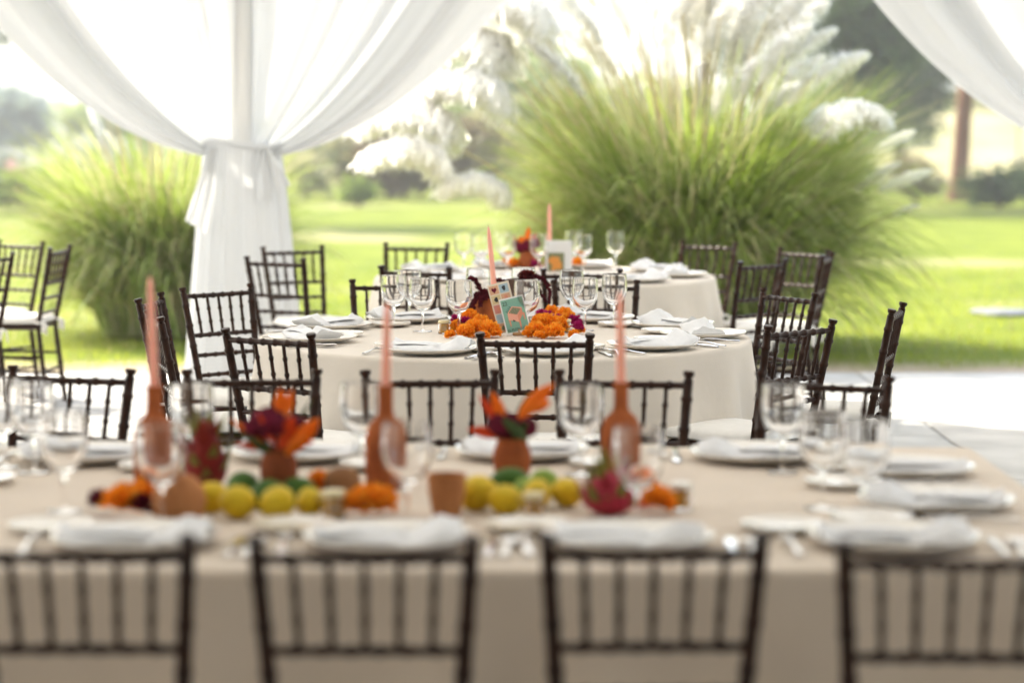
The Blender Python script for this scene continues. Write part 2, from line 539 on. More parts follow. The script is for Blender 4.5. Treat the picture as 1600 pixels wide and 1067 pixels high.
TIE_Z = CAM_H - (230 - 190) / 257
def drape_profile(zr):
    return math.sqrt(max(zr, 0) / .35)
def make_drape():
    root = thing('drape', '', 'curtain')
    top = ROOF_Z - .05 - TIE_Z
    W = drape_profile(top)
    for sgn, nm in ((-1, 'swag'), (1, 'swag')):
        mb = MB(); vs, fs = [], []
        NU, NZ = 90, 40
        for j in range(NZ + 1):
            zr = top * (j / NZ) ** 1.6
            for i in range(NU + 1):
                u = i / NU
                p = .5 + .34 * (1 - u) ** .8
                x = u * W * (zr / top) ** p
                xm = .03 + u * .20
                x = math.sqrt(x * x + xm * xm) if zr < .6 else math.sqrt(x * x + xm * xm * max(0, 1 - (zr - .6) / .8))
                pin = min(1, zr / .9)
                ph = u * 26 + 1.3 * math.sin(u * 9 + sgn) + zr * .5 * sgn
                amp = (.02 + .085 * pin) * (1 - .3 * u)
                yy = amp * math.sin(ph) + .03 * math.sin(u * 11 + zr * 2) - .05 * u
                zz = zr - .05 * (1 - pin) * u + (.012 * math.sin(ph + 1.2) * pin)
                if u > .985:
                    yy += .01
                vs.append((sgn * x, yy, TIE_Z + zz))
        for j in range(NZ):
            for i in range(NU):
                a = j * (NU + 1) + i
                fs.append((a, a + 1, a + NU + 2, a + NU + 1))
        mb.add(vs, fs)
        # the hem is folded back on itself: a second layer along the lower edge
        o0 = len(vs); NB = 26; vs2 = []
        for j in range(NZ + 1):
            for i in range(NB + 1):
                x_, y_, z_ = vs[j * (NU + 1) + NU - NB + i]
                vs2.append((x_, y_ - .022 - .012 * math.sin(i * .9 + j * .2), z_ + .006))
        f2 = []
        for j in range(NZ):
            for i in range(NB):
                a = j * (NB + 1) + i
                f2.append((a, a + 1, a + NB + 2, a + NB + 1))
        mb.add(vs2, f2)
        mb.build(nm, M['drape'], root, sharp=None)
    # skirt below the tie
    mb = MB(); vs, fs = [], []
    NA, NZ = 120, 16
    for j in range(NZ + 1):
        t = j / NZ
        z = TIE_Z + .02 - t * (TIE_Z + .0)
        for i in range(NA):
            a = 2 * math.pi * i / NA
            rr = .215 + .115 * t ** .8
            k = 1 + (.07 + .08 * t) * math.sin(a * 13 + 1.5 * math.sin(a * 3)) + .03 * math.sin(a * 29)
            vs.append((rr * k * math.cos(a), rr * k * .55 * math.sin(a), max(z, .008)))
    for j in range(NZ):
        for i in range(NA):
            fs.append((j * NA + i, j * NA + (i + 1) % NA, (j + 1) * NA + (i + 1) % NA, (j + 1) * NA + i))
    mb.add(vs, fs)
    mb.build('skirt', M['drape'], root, sharp=None)
    # tie band
    mb = MB()
    ring = [(.222 * math.cos(a), .128 * math.sin(a), TIE_Z + .02 + .02 * math.sin(a * 2)) for a in [2 * math.pi * i / 32 for i in range(33)]]
    mb.tube(ring, .019, 8, cap=False)
    mb.build('tieback', M['drape'], root, sharp=None)
    for sx, dx, ln, ww in ((-1, -.10, .48, .07), (1, .06, .27, .10)):
        mb = MB(); vs, fs = [], []
        for j in range(13):
            t = j / 12
            for i in range(9):
                u = i / 8 - .5
                wd = (.04 + ww * 1.6 * t ** .8)
                vs.append((sx * .15 + dx * t * (1 if sx < 0 else 1) + u * wd, -.15 - .02 * math.sin(t * 3) + .022 * math.sin(u * 14 + t * 3), TIE_Z + .0 - ln * t - .05 * t * (u if sx < 0 else -u) * 2))
        for j in range(12):
            for i in range(8):
                a = j * 9 + i
                fs.append((a, a + 1, a + 10, a + 9))
        mb.add(vs, fs)
        mb.build('sash_tail', M['drape'], root, sharp=None)
    return root
drape = Proto(make_drape())
pole_mb = MB()
pole_mb.tube([(0, 0, 0), (0, 0, .04)], .11, 20); pole_mb.tube([(0, 0, .03), (0, 0, ROOF_Z + .03)], .068, 20)
pole_me = pole_mb.mesh('pavilion_post', M['pole'])
DX = at(380, 230, d=14.7).x
DX2 = at(1772, 230, d=14.7).x
for i, (x, lab, plab) in enumerate((
        (DX, 'full length white sheer drape tied back above the floor beside the left pampas grass', 'white pavilion post wrapped by the full length tied white drape'),
        (DX2, 'white sheer drape whose swag hangs in front of the reddish tree trunk', 'white pavilion post at the patio corner before the reddish tree'))):
    drape.place((x, 14.62, 0), 0, lab, 'white drapes along the pavilion edge')
    o = link_mesh('pavilion_post', pole_me)
    o.location = (x, 14.66, 0)
    tag(o, plab, 'post', 'posts of the pavilion')

# ------------------------------------------------------------------ chairs
def bpost(z):
    if z < .45:
        t = z / .45
        return (.166 - .012 * t, -.05 + .05 * t)
    t = (z - .45) / .445
    return (.154 + .030 * t, -.088 * t)
def ringed(p0, p1, r, nr, n=8, bul=1.32, ends=None):
    p0, p1 = Vector(p0), Vector(p1)
    L = (p1 - p0).length
    pts, rd = [], []
    hw = min(.0055, L / (nr * 6 + 1))
    stops = [(0, r)]
    for k in range(nr):
        c = (k + 1) / (nr + 1)
        e = hw / L
        stops += [(c - 1.6 * e, r), (c - .7 * e, r * bul), (c + .7 * e, r * bul), (c + 1.6 * e, r)]
    stops.append((1, r))
    for t, q in stops:
        pts.append(p0.lerp(p1, t)); rd.append(q)
    return pts, rd
def make_chair():
    root = thing('chair', '', 'chair')
    for sx in (-1, 1):
        mb = MB()
        pts, rd = [], []
        ringz = [.10, .22, .34, .46, .56, .65, .735, .82]
        zs = [0]
        for z in ringz: zs += [z - .009, z - .004, z + .004, z + .009]
        zs += [.872]
        for i, z in enumerate(zs):
            x, y = bpost(z)
            pts.append((sx * x, y, z))
            rd.append(.0142 * (1.2 if (i and (i - 1) % 4 in (1, 2) and z < .87) else 1))
        for z, r in ((.874, .0115), (.880, .0112), (.883, .0155), (.892, .0172), (.896, .0155), (.8965, .006)):
            x, y = bpost(z)
            pts.append((sx * x, y, z)); rd.append(r)
        mb.tube(pts, rd, 10)
        mb.build('back_post', M['wood'], root)
    def rail(nm, z, r, nr):
        x, y = bpost(z)
        mb = MB(); p, q = ringed((-x, y, z), (x, y, z), r, nr); mb.tube(p, q, 8); mb.build(nm, M['wood'], root)
    rail('top_rail', .857, .0098, 6)
    rail('mid_rail', .692, .0092, 6)
    rail('slat', .608, .0088, 5)
    rail('slat', .524, .0088, 5)
    for k in range(5):
        f = (k + 1) / 6 * 2 - 1
        x0, y0 = bpost(.692); x1, y1 = bpost(.857)
        mb = MB(); p, q = ringed((f * x0, y0, .692), (f * x1, y1, .857), .0067, 2, 7, 1.35); mb.tube(p, q, 7); mb.build('spindle', M['wood'], root)
    for sx in (-1, 1):
        mb = MB(); p, q = ringed((sx * .186, .372, 0), (sx * .186, .372, .455), .0135, 4, 9); mb.tube(p, q, 9); mb.build('front_leg', M['wood'], root)
    def slabshape(z0, z1, g, puff=0.0):
        mb = MB()
        out = [(-.165 - g, -.005), (.165 + g, -.005), (.20 + g, .395 + g), (-.20 - g, .395 + g)]
        n = 6
        loop = []
        for i in range(4):
            a, b = Vector(out[i]), Vector(out[(i + 1) % 4])
            for k in range(n):
                loop.append(a.lerp(b, (k + .5) / n if 1 else 0))
        c = Vector((0, .19))
        rows = []
        vs, fs = [], []
        h = z1 - z0
        for sc, zz in ((.9, z0), (1.0, z0 + h * .25), (1.0, z0 + h * .7), (.94, z1), (.6, z1 + puff * .6), (.2, z1 + puff)):
            row = []
            for p in loop:
                q = c + (p - c) * sc
                row.append(len(vs)); vs.append((q.x, q.y, zz))
            rows.append(row)
        m = len(loop)
        for A, B in zip(rows, rows[1:]):
            for k in range(m):
                fs.append((A[k], A[(k + 1) % m], B[(k + 1) % m], B[k]))
        fs.append(tuple(reversed(rows[0]))); fs.append(tuple(rows[-1]))
        return mb.add(vs, fs)
    slabshape(.43, .462, .006).build('seat', M['wood'], root)
    slabshape(.464, .505, .004, .008).build('cushion', M['cushion'], root, sharp=60)
    for z in (.13, .25):
        mb = MB(); p, q = ringed((-.186, .372, z), (.186, .372, z), .0085, 3, 7); mb.tube(p, q, 7); mb.build('stretcher', M['wood'], root)
    for sx in (-1, 1):
        for z in (.16, .28):
            x, y = bpost(z)
            mb = MB(); p, q = ringed((sx * x, y, z), (sx * .186, .372, z), .0085, 3, 7); mb.tube(p, q, 7); mb.build('stretcher', M['wood'], root)
    x, y = bpost(.2)
    mb = MB(); p, q = ringed((-x, y, .2), (x, y, .2), .0085, 3, 7); mb.tube(p, q, 7); mb.build('stretcher', M['wood'], root)
    for sx in (-1, 1):
        mb = MB()
        x, y = bpost(.475)
        mb.tube([(sx * x + .02 * math.cos(a), y + .02 * math.sin(a), .474) for a in [i * math.pi / 5 for i in range(11)]], .006, 6, cap=False)
        for dx, dz in ((-.03, -.055), (.028, -.07)):
            mb.tube([(sx * x, y - .022, .474), (sx * x + dx * .7, y - .035, .465), (sx * x + dx, y - .032, .474 + dz)], [.007, .012, .008], 6, flat=.5)
        mb.build('cushion_tie', M['cushion'], root)
    return root
chair = Proto(make_chair())
POST_Z = .895
def chair_at(L, Rp, centre, label, group):
    a, b = at(*L, z=POST_Z), at(*Rp, z=POST_Z)
    mid = (a + b) / 2
    d = (b - a); d.z = 0; d.normalize()
    f = Vector((-d.y, d.x, 0))
    c = Vector((centre[0], centre[1], 0)) - Vector((mid.x, mid.y, 0))
    if f.dot(c) < 0: f = -f
    root = Vector((mid.x, mid.y, 0)) + f * .088
    return chair.place((root.x, root.y, 0), math.atan2(-f.x, f.y), label, group)

MID, BACK = (-.03, 9.43), (.18, 13.15)
GF, GM, GB, GS = 'dark chairs along the long front table', 'dark chairs around the middle round table', 'dark chairs around the back round table', 'dark chairs at the lawn edge by the pampas'
LC = 'dark chair '
for L, Rp, lab in (
    ((-50, 838), (298, 838), 'blurred on the near side, before the orange marigold and tan gourd'),
    ((392, 840), (744, 840), 'blurred on the near side, before the lemons and tan cup'),
    ((848, 836), (1198, 834), 'blurred on the near side, before the pink pitahaya'),
    ((1316, 848), (1668, 850), 'blurred on the near side, at the bare table end without fruit')):
    chair_at(L, Rp, (0, 5.4), LC + lab, GF)
for L, Rp, lab in (
    ((6, 571), (219, 577), 'across the front table, left of the first pink candle'),
    ((287, 578), (500, 577), 'across the front table, behind the dark red pitahaya and flower vase'),
    ((563, 579), (781, 578), 'across the front table, behind the middle terracotta candle bottle'),
    ((864, 578), (1086, 581), 'across the front table, behind the terracotta candle bottle with pink pitahaya'),
    ((1178, 580), (1401, 589), 'across the front table, at the end near the sunlit paving')):
    chair_at(L, Rp, (0, 5.4), LC + lab, GF)
for L, Rp, lab in (
    ((741, 520), (931, 522), 'with its back square to the lens, before the card numbered 22'),
    ((344, 513), (494, 522), 'turned toward the middle table, just behind the red flower vase chair'),
    ((229, 483), (252, 497), 'nearer of two seen edge on behind the first pink candle'),
    ((212, 468), (254, 456), 'farther of two seen edge on behind the first pink candle'),
    ((280, 450), (396, 443), 'angled in front of the white drape skirt'),
    ((545, 437), (685, 437), 'on the far side of the middle table, behind the three clustered glasses'),
    ((861, 438), (1000, 438), 'on the far side of the middle table, behind the hanging amaranth'),
    ((1186, 449), (1282, 459), 'angled behind another chair back, at the right corner of the middle table'),
    ((1191, 510), (1311, 498.5), 'angled, overlapping in front of another chair right of the pale tablecloth'),
    ((1395, 483), (1411, 473), 'seen edge on and alone against the lawn and sunlit paving')):
    chair_at(L, Rp, MID, LC + lab, GM)
for L, Rp, lab in (
    ((598, 379), (704, 380), 'on the far side against the lawn, farthest left of the back table'),
    ((1064, 376), (1152, 379), 'on the far side of the back table, against the big pampas foliage'),
    ((592, 415), (705, 418), 'with back to the middle table, behind its clustered three glasses'),
    ((845, 420), (973, 420), 'on the near side of the back table, below the white sign'),
    ((1154, 409), (1231, 404), 'angled at the right of the back cloth, tall spindles against pampas'),
    ((1230, 387), (1284, 390), 'with shiny top rail beside the pampas, behind the angled pair'),
    ((1287, 399), (1300, 394), 'seen edge on, outermost beside the big pampas grass'),
    ((389, 401), (470, 404), 'in front of the white drape, nearer of two overlapping backs'),
    ((431, 385.5), (483, 384), 'half hidden behind another chair at the edge of the white drape')):
    chair_at(L, Rp, BACK, LC + lab, GB)
for L, Rp, lab in (
    ((8, 375), (58, 377), 'with shiny ladder back, farther of two beside the left pampas'),
    ((76, 388), (112, 382), 'turned away with white cushion and tied bows, beside the left pampas'),
    ((-42, 398), (5, 395), 'cut off by the frame, only one back post showing')):
    chair_at(L, Rp, (-4.1, 13.3), LC + lab, GS)

# ------------------------------------------------------------------ tablecloths
TZ = .76
def cloth(name, outline, drop_mat, label, group, folds, seed, amp=.045, hem=.012):
    """outline: list of (point, outward normal) round the table top"""
    n = len(outline)
    cx = sum(p.x for p, _ in outline) / n; cyy = sum(p.y for p, _ in outline) / n
    C = Vector((cx, cyy))
    vs, fs, rows = [], [], []
    def row(fn):
        r = []
        for i, (p, nn) in enumerate(outline):
            r.append(len(vs)); vs.append(fn(i, p, nn))
        rows.append(r)
    for sc in (.25, .5, .75, .92):
        row(lambda i, p, nn: (*(C + (p - C) * sc), TZ + .0006 * noise.noise(Vector((p.x * sc * 6, p.y * sc * 6, seed)))))
    for k in range(5):
        a = k / 4 * math.pi / 2
        row(lambda i, p, nn: (p.x + nn.x * (math.sin(a) - 1) * .018, p.y + nn.y * (math.sin(a) - 1) * .018, TZ - .018 * (1 - math.cos(a))))
    H = TZ - .018 - hem
    for k in range(1, 13):
        t = k / 12
        def f(i, p, nn):
            ph = folds[i]
            am = amp * t ** .9
            off = .03 * t + am * (ph * .5 + .5) ** 1.5 * 1.4 + .006 * t * noise.noise(Vector((p.x * 5, p.y * 5, t * 1.5 + seed)))
            return (p.x + nn.x * off, p.y + nn.y * off, TZ - .018 - H * t)
        row(f)
    c0 = len(vs); vs.append((cx, cyy, TZ))
    for i in range(n):
        fs.append((c0, rows[0][i], rows[0][(i + 1) % n]))
    for A, B in zip(rows, rows[1:]):
        for i in range(n):
            fs.append((A[i], B[i], B[(i + 1) % n], A[(i + 1) % n]))
    mb = MB().add(vs, fs)
    o = mb.build(name, drop_mat, sharp=None)
    return tag(o, label, 'tablecloth', group)
def round_outline(c, r, n=240):
    return [(Vector((c[0] + r * math.cos(a), c[1] + r * math.sin(a))), Vector((math.cos(a), math.sin(a)))) for a in [2 * math.pi * i / n for i in range(n)]]
def fold_round(n, k, seed):
    rnd = random.Random(seed)
    p1, p2 = rnd.uniform(0, 6), rnd.uniform(0, 6)
    return [math.sin(k * 2 * math.pi * i / n + .9 * math.sin(5 * 2 * math.pi * i / n + p1)) * (.7 + .3 * math.sin(3 * 2 * math.pi * i / n + p2)) for i in range(n)]
cloth('tablecloth', round_outline(MID, .965), M['linen_mid'], 'pale beige round tablecloth under the marigolds and the card numbered 22', 'tablecloths', fold_round(240, 19, 3), 3, .085)
cloth('tablecloth', round_outline(BACK, .93), M['linen_mid'], 'pale pinkish round tablecloth hanging in folds near the pampas grass', 'tablecloths', fold_round(240, 22, 8), 8, .115)
FX0, FX1, FY0, FY1 = -2.05, 1.19, 4.47, 6.2
def rect_outline(x0, x1, y0, y1, rc=.03):
    out = []
    def edge(a, b, nn, k):
        for i in range(k):
            out.append((Vector(a).lerp(Vector(b), i / k), Vector(nn)))
    def corner(c, a0):
        for i in range(6):
            a = a0 + i / 6 * math.pi / 2
            nn = Vector((math.cos(a), math.sin(a)))
            out.append((Vector(c) + nn * rc, nn))
    edge((x0 + rc, y0), (x1 - rc, y0), (0, -1), 110); corner((x1 - rc, y0 + rc), -math.pi / 2)
    edge((x1, y0 + rc), (x1, y1 - rc), (1, 0), 60); corner((x1 - rc, y1 - rc), 0)
    edge((x1 - rc, y1), (x0 + rc, y1), (0, 1), 110); corner((x0 + rc, y1 - rc), math.pi / 2)
    edge((x0, y1 - rc), (x0, y0 + rc), (-1, 0), 60); corner((x0 + rc, y0 + rc), math.pi)
    return out
ro = rect_outline(FX0, FX1, FY0, FY1)
cloth('tablecloth', ro, M['linen_front'], 'long beige tablecloth on the front table under the fruit and glasses', 'tablecloths',
      [.55 * math.sin(p.x * 17 + p.y * 15 + 1.4 * math.sin(p.x * 5)) + .4 * noise.noise(Vector((p.x * 3, p.y * 3, 1))) for p, _ in ro], 5, .095)

# ------------------------------------------------------------------ tableware prototypes
def P_plate(r, name, h=.024):
    mb = MB()
    mb.lathe([(0, .004), (r * .5, .004), (r * .52, 0), (r * .56, 0), (r * .60, .004), (r * .82, .010), (r * .96, h - .006), (r, h - .001), (r * .995, h + .002), (r * .97, h), (r * .84, .0165), (r * .66, .0115), (r * .62, .0095), (r * .4, .009), (0, .009)], 48)
    o = mb.build(name, M['china'], sharp=50)
    return Proto(tag(o, '', 'plate'))
plate, bread = P_plate(.17, 'dinner_plate'), P_plate(.088, 'bread_plate', .016)
def P_napkin(v):
    rnd = random.Random(v)
    mb = MB(); vs, fs = [], []
    NU, NV = 26, 12
    for side in (1, 0):
        for i in range(NU + 1):
            u = i / NU
            for j in range(NV + 1):
                q = j / NV * 2 - 1
                wd = .056 + .012 * math.sin(u * 5 + v) + .016 * u
                x = (u - .5) * .29
                y = q * wd + .012 * math.sin(u * 4 + v * 2)
                base = .003
                if abs(x) > .13: base = .006
                if side:
                    bul = .020 * (1 - q * q) ** .6
                    ridge_ = .013 * math.exp(-((q - .35 * math.sin(u * 4 + v)) / .22) ** 2)
                    curl = .034 * math.exp(-((u - .86) / .10) ** 2) * (1 - .5 * q * q)
                    dip = -.010 * math.exp(-((u - .62) / .07) ** 2)
                    z = base + .004 + bul + ridge_ + curl + dip + .003 * noise.noise(Vector((u * 9, q * 3, v)))
                else:
                    z = base + (.018 * max(0, (u - .8) / .2) ** 2)
                z = z * .85 + .010 * max(0, (abs(x) - .11) / .035) ** 1.5
                vs.append((x, y, z))
    m = (NU + 1) * (NV + 1)
    for i in range(NU):
        for j in range(NV):
            a = i * (NV + 1) + j
            fs.append((a, a + NV + 1, a + NV + 2, a + 1))
            fs.append((m + a, m + a + 1, m + a + NV + 2, m + a + NV + 1))
    for i in range(NU):
        for j, fl in ((0, 0), (NV, 1)):
            a = i * (NV + 1) + j; b = a + NV + 1
            q = (a, m + a, m + b, b) if not fl else (a, b, m + b, m + a)
            fs.append(q)
    for j in range(NV):
        a = j; fs.append((a, a + 1, m + a + 1, m + a))
        a = NU * (NV + 1) + j; fs.append((a, m + a, m + a + 1, a + 1))
    # the loose top layer of the fold
    o = len(vs)
    for i in range(13):
        u = i / 12
        for j in range(7):
            q = j / 6 * 2 - 1
            x = -.13 + u * .17 + .02 * q
            vs.append((x, q * (.047 - .018 * u) + .01 * math.sin(u * 4), .024 + .012 * math.sin(u * math.pi * .9) * (1 - .6 * q * q) - .006 * u))
    for i in range(12):
        for j in range(6):
            a = o + i * 7 + j
            fs.append((a, a + 7, a + 8, a + 1))
    mb.add(vs, fs)
    ob = mb.build('napkin', M['napkin'], sharp=65)
    return Proto(tag(ob, '', 'napkin'))
napkins = [P_napkin(1.0), P_napkin(2.7), P_napkin(4.1)]
def strip(prof, z0, th):
    """a flat shape from (y, half width, lift) stations"""
    mb = MB(); vs, fs = [], []
    for y, hw, z in prof:
        vs += [(-hw, y, z0 + z), (0, y, z0 + z + th * .5), (hw, y, z0 + z), (hw, y, z0 + z - th), (-hw, y, z0 + z - th)]
    for i in range(len(prof) - 1):
        for k in range(5):
            a = i * 5
            fs.append((a + k, a + (k + 1) % 5, a + 5 + (k + 1) % 5, a + 5 + k))
    fs.append((4, 3, 2, 1, 0)); e = (len(prof) - 1) * 5
    fs.append((e, e + 1, e + 2, e + 3, e + 4))
    return mb.add(vs, fs)
def P_cut(kind):
    root = thing(kind, '', 'cutlery')
    handle = [(-.105, .006, .004), (-.1, .0085, .004), (-.06, .0075, .006), (-.02, .004, .010), (.02, .0035, .011)]
    if kind == 'spoon':
        strip(handle, .004, .003).build('handle', M['steel'], root)
        mb = MB(); mb.lathe([(0, 0), (.3, .05), (.7, .28), (1, .7), (1.02, .74), (.95, .7), (.66, .34), (.3, .13), (0, .09)], 18, M=Matrix.Translation((0, .05, .003)) @ Matrix.Diagonal((.021, .033, .013, 1)))
        mb.build('bowl', M['steel'], root)
    elif kind == 'fork':
        strip(handle + [(.03, .0085, .010), (.05, .0125, .007), (.055, .0125, .007)], .004, .003).build('handle', M['steel'], root)
        for k in range(4):
            x = -.0105 + k * .007
            mb = MB(); mb.tube([(x, .054, .010), (x, .08, .010), (x * .95, .1, .016)], [.002, .0018, .0009], 6); mb.build('tine', M['steel'], root)
    else:
        strip([(-.105, .006, .002), (-.1, .008, .002), (-.05, .0085, .003), (0, .006, .003)], .004, .005).build('handle', M['steel'], root)
        strip([(0, .006, .001), (.03, .0105, .001), (.09, .011, .001), (.115, .006, .001), (.12, .002, .001)], .004, .0018).build('blade', M['steel'], root)
    return Proto(root)
fork, knife, spoon = P_cut('fork'), P_cut('knife'), P_cut('spoon')
def P_glass():
    root = thing('wine_glass', '', 'wine glass')
    out = [(.004, .0835), (.013, .0855), (.027, .093), (.040, .107), (.049, .128), (.0525, .150), (.0518, .172), (.0500, .195), (.0490, .2095), (.0489, .2117), (.0486, .2128)]
    inn = [(.0475, .2130), (.0470, .2121), (.0470, .2095), (.0479, .195), (.0496, .172), (.0501, .150), (.0464, .130), (.0372, .1108), (.0245, .0985), (.012, .0925), (0, .091)]
    mb = MB(); mb.lathe([(0, .083), (.002, .0831)] + out + inn, 44); mb.build('bowl', M['glass'], root, sharp=None)
    mb = MB(); mb.lathe([(0, .0045), (.0070, .0048), (.0054, .012), (.0046, .03), (.0044, .055), (.0052, .074), (.0085, .0815), (.0098, .0828), (0, .0829)], 20); mb.build('stem', M['glass'], root, sharp=None)
    mb = MB(); mb.lathe([(0, 0), (.037, 0), (.0385, .0015), (.037, .0028), (.012, .0038), (.006, .0043), (0, .0043)], 32); mb.build('foot', M['glass'], root, sharp=None)
    return Proto(root)
wglass = P_glass()
CZ = TZ + .0012
def setting(cx, cyy, ang, where, bread_on=True, cut=True, k=0, tab='', nap_rot=0.0, nap_dx=0.0):
    """ang: direction the diner looks"""
    f = Vector((math.cos(ang), math.sin(ang))); s = Vector((f.y, -f.x))      # s: diner's right
    rz = ang - math.pi / 2
    def P(a, b): return (cx + s.x * a + f.x * b, cyy + s.y * a + f.y * b)
    plate.place((cx, cyy, CZ), rz, 'cream dinner plate ' + where, 'dinner plates' + tab)
    x, y = P(nap_dx, .0)
    nk = napkins[k % 3].place((x, y, CZ + .0105), rz + nap_rot, 'folded white napkin on the plate ' + where, 'white napkins' + tab)
    nk.scale = (1, 1, .78 if 'front' in tab else 1)
    if bread_on:
        x, y = P(-.20, .17)
        bread.place((x, y, CZ), rz, 'small cream bread plate ' + where, 'bread plates' + tab)
    if cut:
        x, y = P(-.205, -.04); fork.place((x, y, CZ), rz + .05, 'silver fork ' + where, 'forks' + tab)
        x, y = P(.200, -.045); knife.place((x, y, CZ), rz - .04, 'silver knife ' + where, 'knives' + tab)
        x, y = P(.238, -.055); spoon.place((x, y, CZ), rz - .1, 'silver spoon ' + where, 'spoons' + tab)
# middle table: angle 0 = nearest the camera, positive to the right
mid_set = [(-20, 'left of the chair before the card 22'), (12, 'half hidden by the chair before card 22'),
           (45, 'beside the overlapping right hand chairs, near the third candle'), (84, 'at the right rim by the two chairs'),
           (118, 'behind the rightmost glass of the middle table'), (151, 'behind the hanging amaranth'), (181, 'behind the clay pot of amaranth'),
           (-148, 'behind the three clustered glasses'), (-114, 'by the drape side far chair'), (-70, 'by the angled chair before the drape')]
for k, (a, wh) in enumerate(mid_set):
    th = R(a)
    rr = .775
    x, y = MID[0] + rr * math.sin(th), MID[1] - rr * math.cos(th)
    setting(x, y, math.atan2(MID[1] - y, MID[0] - x), wh, True, True, k, ' on the middle table', nap_rot=random.uniform(-.25, .25), nap_dx=random.uniform(-.02, .03))
# front table
fr = [(-.745, 4.73, 90, 'before the orange marigold and tan gourd'), (-.245, 4.73, 90, 'before the row of yellow lemons'),
      (.232, 4.73, 90, 'before the pink pitahaya'), (.755, 4.73, 90, 'behind the near chair at the bare end'),
      (-1.06, 5.94, -90, 'left of the first candle bottle'), (-.53, 5.97, -90, 'behind the first flower vase'), (.026, 6.0, -90, 'behind the second flower vase'),
      (.61, 5.95, -90, 'right of the third candle bottle'), (.93, 5.7, 180, 'at the table end, farther one'), (.92, 5.2, 180, 'at the table end, nearer one'),
      (-1.5, 5.6, -60, 'at the left frame edge')]
for k, (x, y, a, wh) in enumerate(fr):
    setting(x, y, R(a), wh, True, True, k + 1, ' on the front table', nap_rot=random.uniform(-.15, .15) + (1.45 if a == 180 else 0))
# back table
back_set = [(-38, 'near the left chair of the back table'), (0, 'before the white sign'), (42, 'beside the angled chair of the back table'), (80, 'by the pampas side of the back cloth'),
            (118, 'before the far chair in the pampas'), (160, 'behind the white sign'), (-160, 'behind the red vase'), (-118, 'by the far left chair'), (-78, 'at the drape side of the back cloth')]
for k, (a, wh) in enumerate(back_set):
    th = R(a)
    x, y = BACK[0] + .72 * math.sin(th), BACK[1] - .72 * math.cos(th)
    setting(x, y, math.atan2(BACK[1] - y, BACK[0] - x), wh, a in (42, 80, 0), False, k, ' on the back table', nap_rot=random.uniform(-.4, .4))
RIM = TZ + .2135
def glass_at(px, py, label, group):
    p = at(px, py, z=RIM)
    wglass.place((p.x, p.y, CZ), random.uniform(0, 6), label, group)
G1, G2, G3 = 'wine glasses on the middle table', 'wine glasses on the front table', 'wine glasses on the back table'
for px, py, lab in (
    (615, 430, 'leftmost of the clustered three on the middle table'), (639, 422, 'rear one of the clustered three on the middle table'),
    (660, 435, 'rightmost of the clustered three on the middle table'), (717, 438, 'beside the burgundy amaranth and clay pot'),
    (823, 438, 'overlapping the green card numbered 22'), (893, 422, 'rear one of the right trio'), (914, 434, 'front one of the right trio, over the magenta bloom'),
    (960, 428, 'outermost of the right trio, by a white napkin'), (747, 419, 'just showing behind the pink middle candle'), (818, 418, 'just showing behind the maroon bloom')):
    glass_at(px, py, 'clear stemmed wine glass ' + lab, G1)
for px, py, lab in (
    (250, 662, 'blurred in front of the first candle bottle'), (635, 660, 'blurred in front of the tan cup'), (997, 668, 'blurred in front of the pink pitahaya'),
    (1352, 658, 'blurred, nearest of the cluster at the table end'), (300, 600, 'behind the dark red pitahaya'), (565, 598, 'behind the front table beside the middle candle'),
    (908, 603, 'behind the second flower vase, left of third candle'), (1224, 600, 'tall in the cluster at the table end, before a chair'), (1286, 642, 'between two others at the table end'),
    (50, 600, 'before the far left chair'), (98, 645, 'among the left edge glasses, nearest the marigold'), (4, 594, 'cut by the frame before the far left chair')):
    glass_at(px, py, 'clear stemmed wine glass ' + lab, G2)
for px, py, lab in (
    (724, 364, 'leftmost on the back table'), (751, 368, 'second from the drape side on the back table'), (785, 361, 'rear one left of the red vase'), (792, 368, 'front one left of the red vase'),
    (842, 367, 'between the red vase and the far candle'), (897, 361, 'rear one right of the white sign'), (911, 367, 'front one right of the white sign'), (962, 362, 'rightmost alone on the back table')):
    glass_at(px, py, 'clear stemmed wine glass ' + lab, G3)

# ------------------------------------------------------------------ candles, bottles, pots
def taper(p, h, lean=(0, 0), r=.0115, label='', group='pink taper candles'):
    root = thing('candle', label, 'candle', p, 0, group)
    top = Vector((lean[0], lean[1], h))
    mb = MB(); ts = [0, .3, .6, .8, .93, .975, 1.0]
    rs = [r, r * .95, r * .86, r * .76, r * .6, r * .4, .0012]
    mb.tube([top * t for t in ts], rs, 16); mb.build('taper', M['candle'], root, sharp=60)
    mb = MB(); mb.tube([top * .985, top * 1.0 + Vector((.001, 0, .012))], .0012, 5); mb.build('wick', M['wick'], root)
def bottle(p, label, h=.215, w=.055):
    mb = MB()
    mb.lathe([(0, .002), (w * .85, 0), (w, .008), (w * 1.02, h * .25), (w, h * .5), (w * .8, h * .62), (w * .42, h * .70), (w * .36, h * .76), (w * .355, h * .97), (w * .42, h * .985), (w * .42, h), (w * .25, h), (w * .25, h * .9), (0, h * .9)], 30)
    return tag(mb.build('candle_bottle', M['terra'], loc=p), label, 'candle holder', 'terracotta candle bottles')
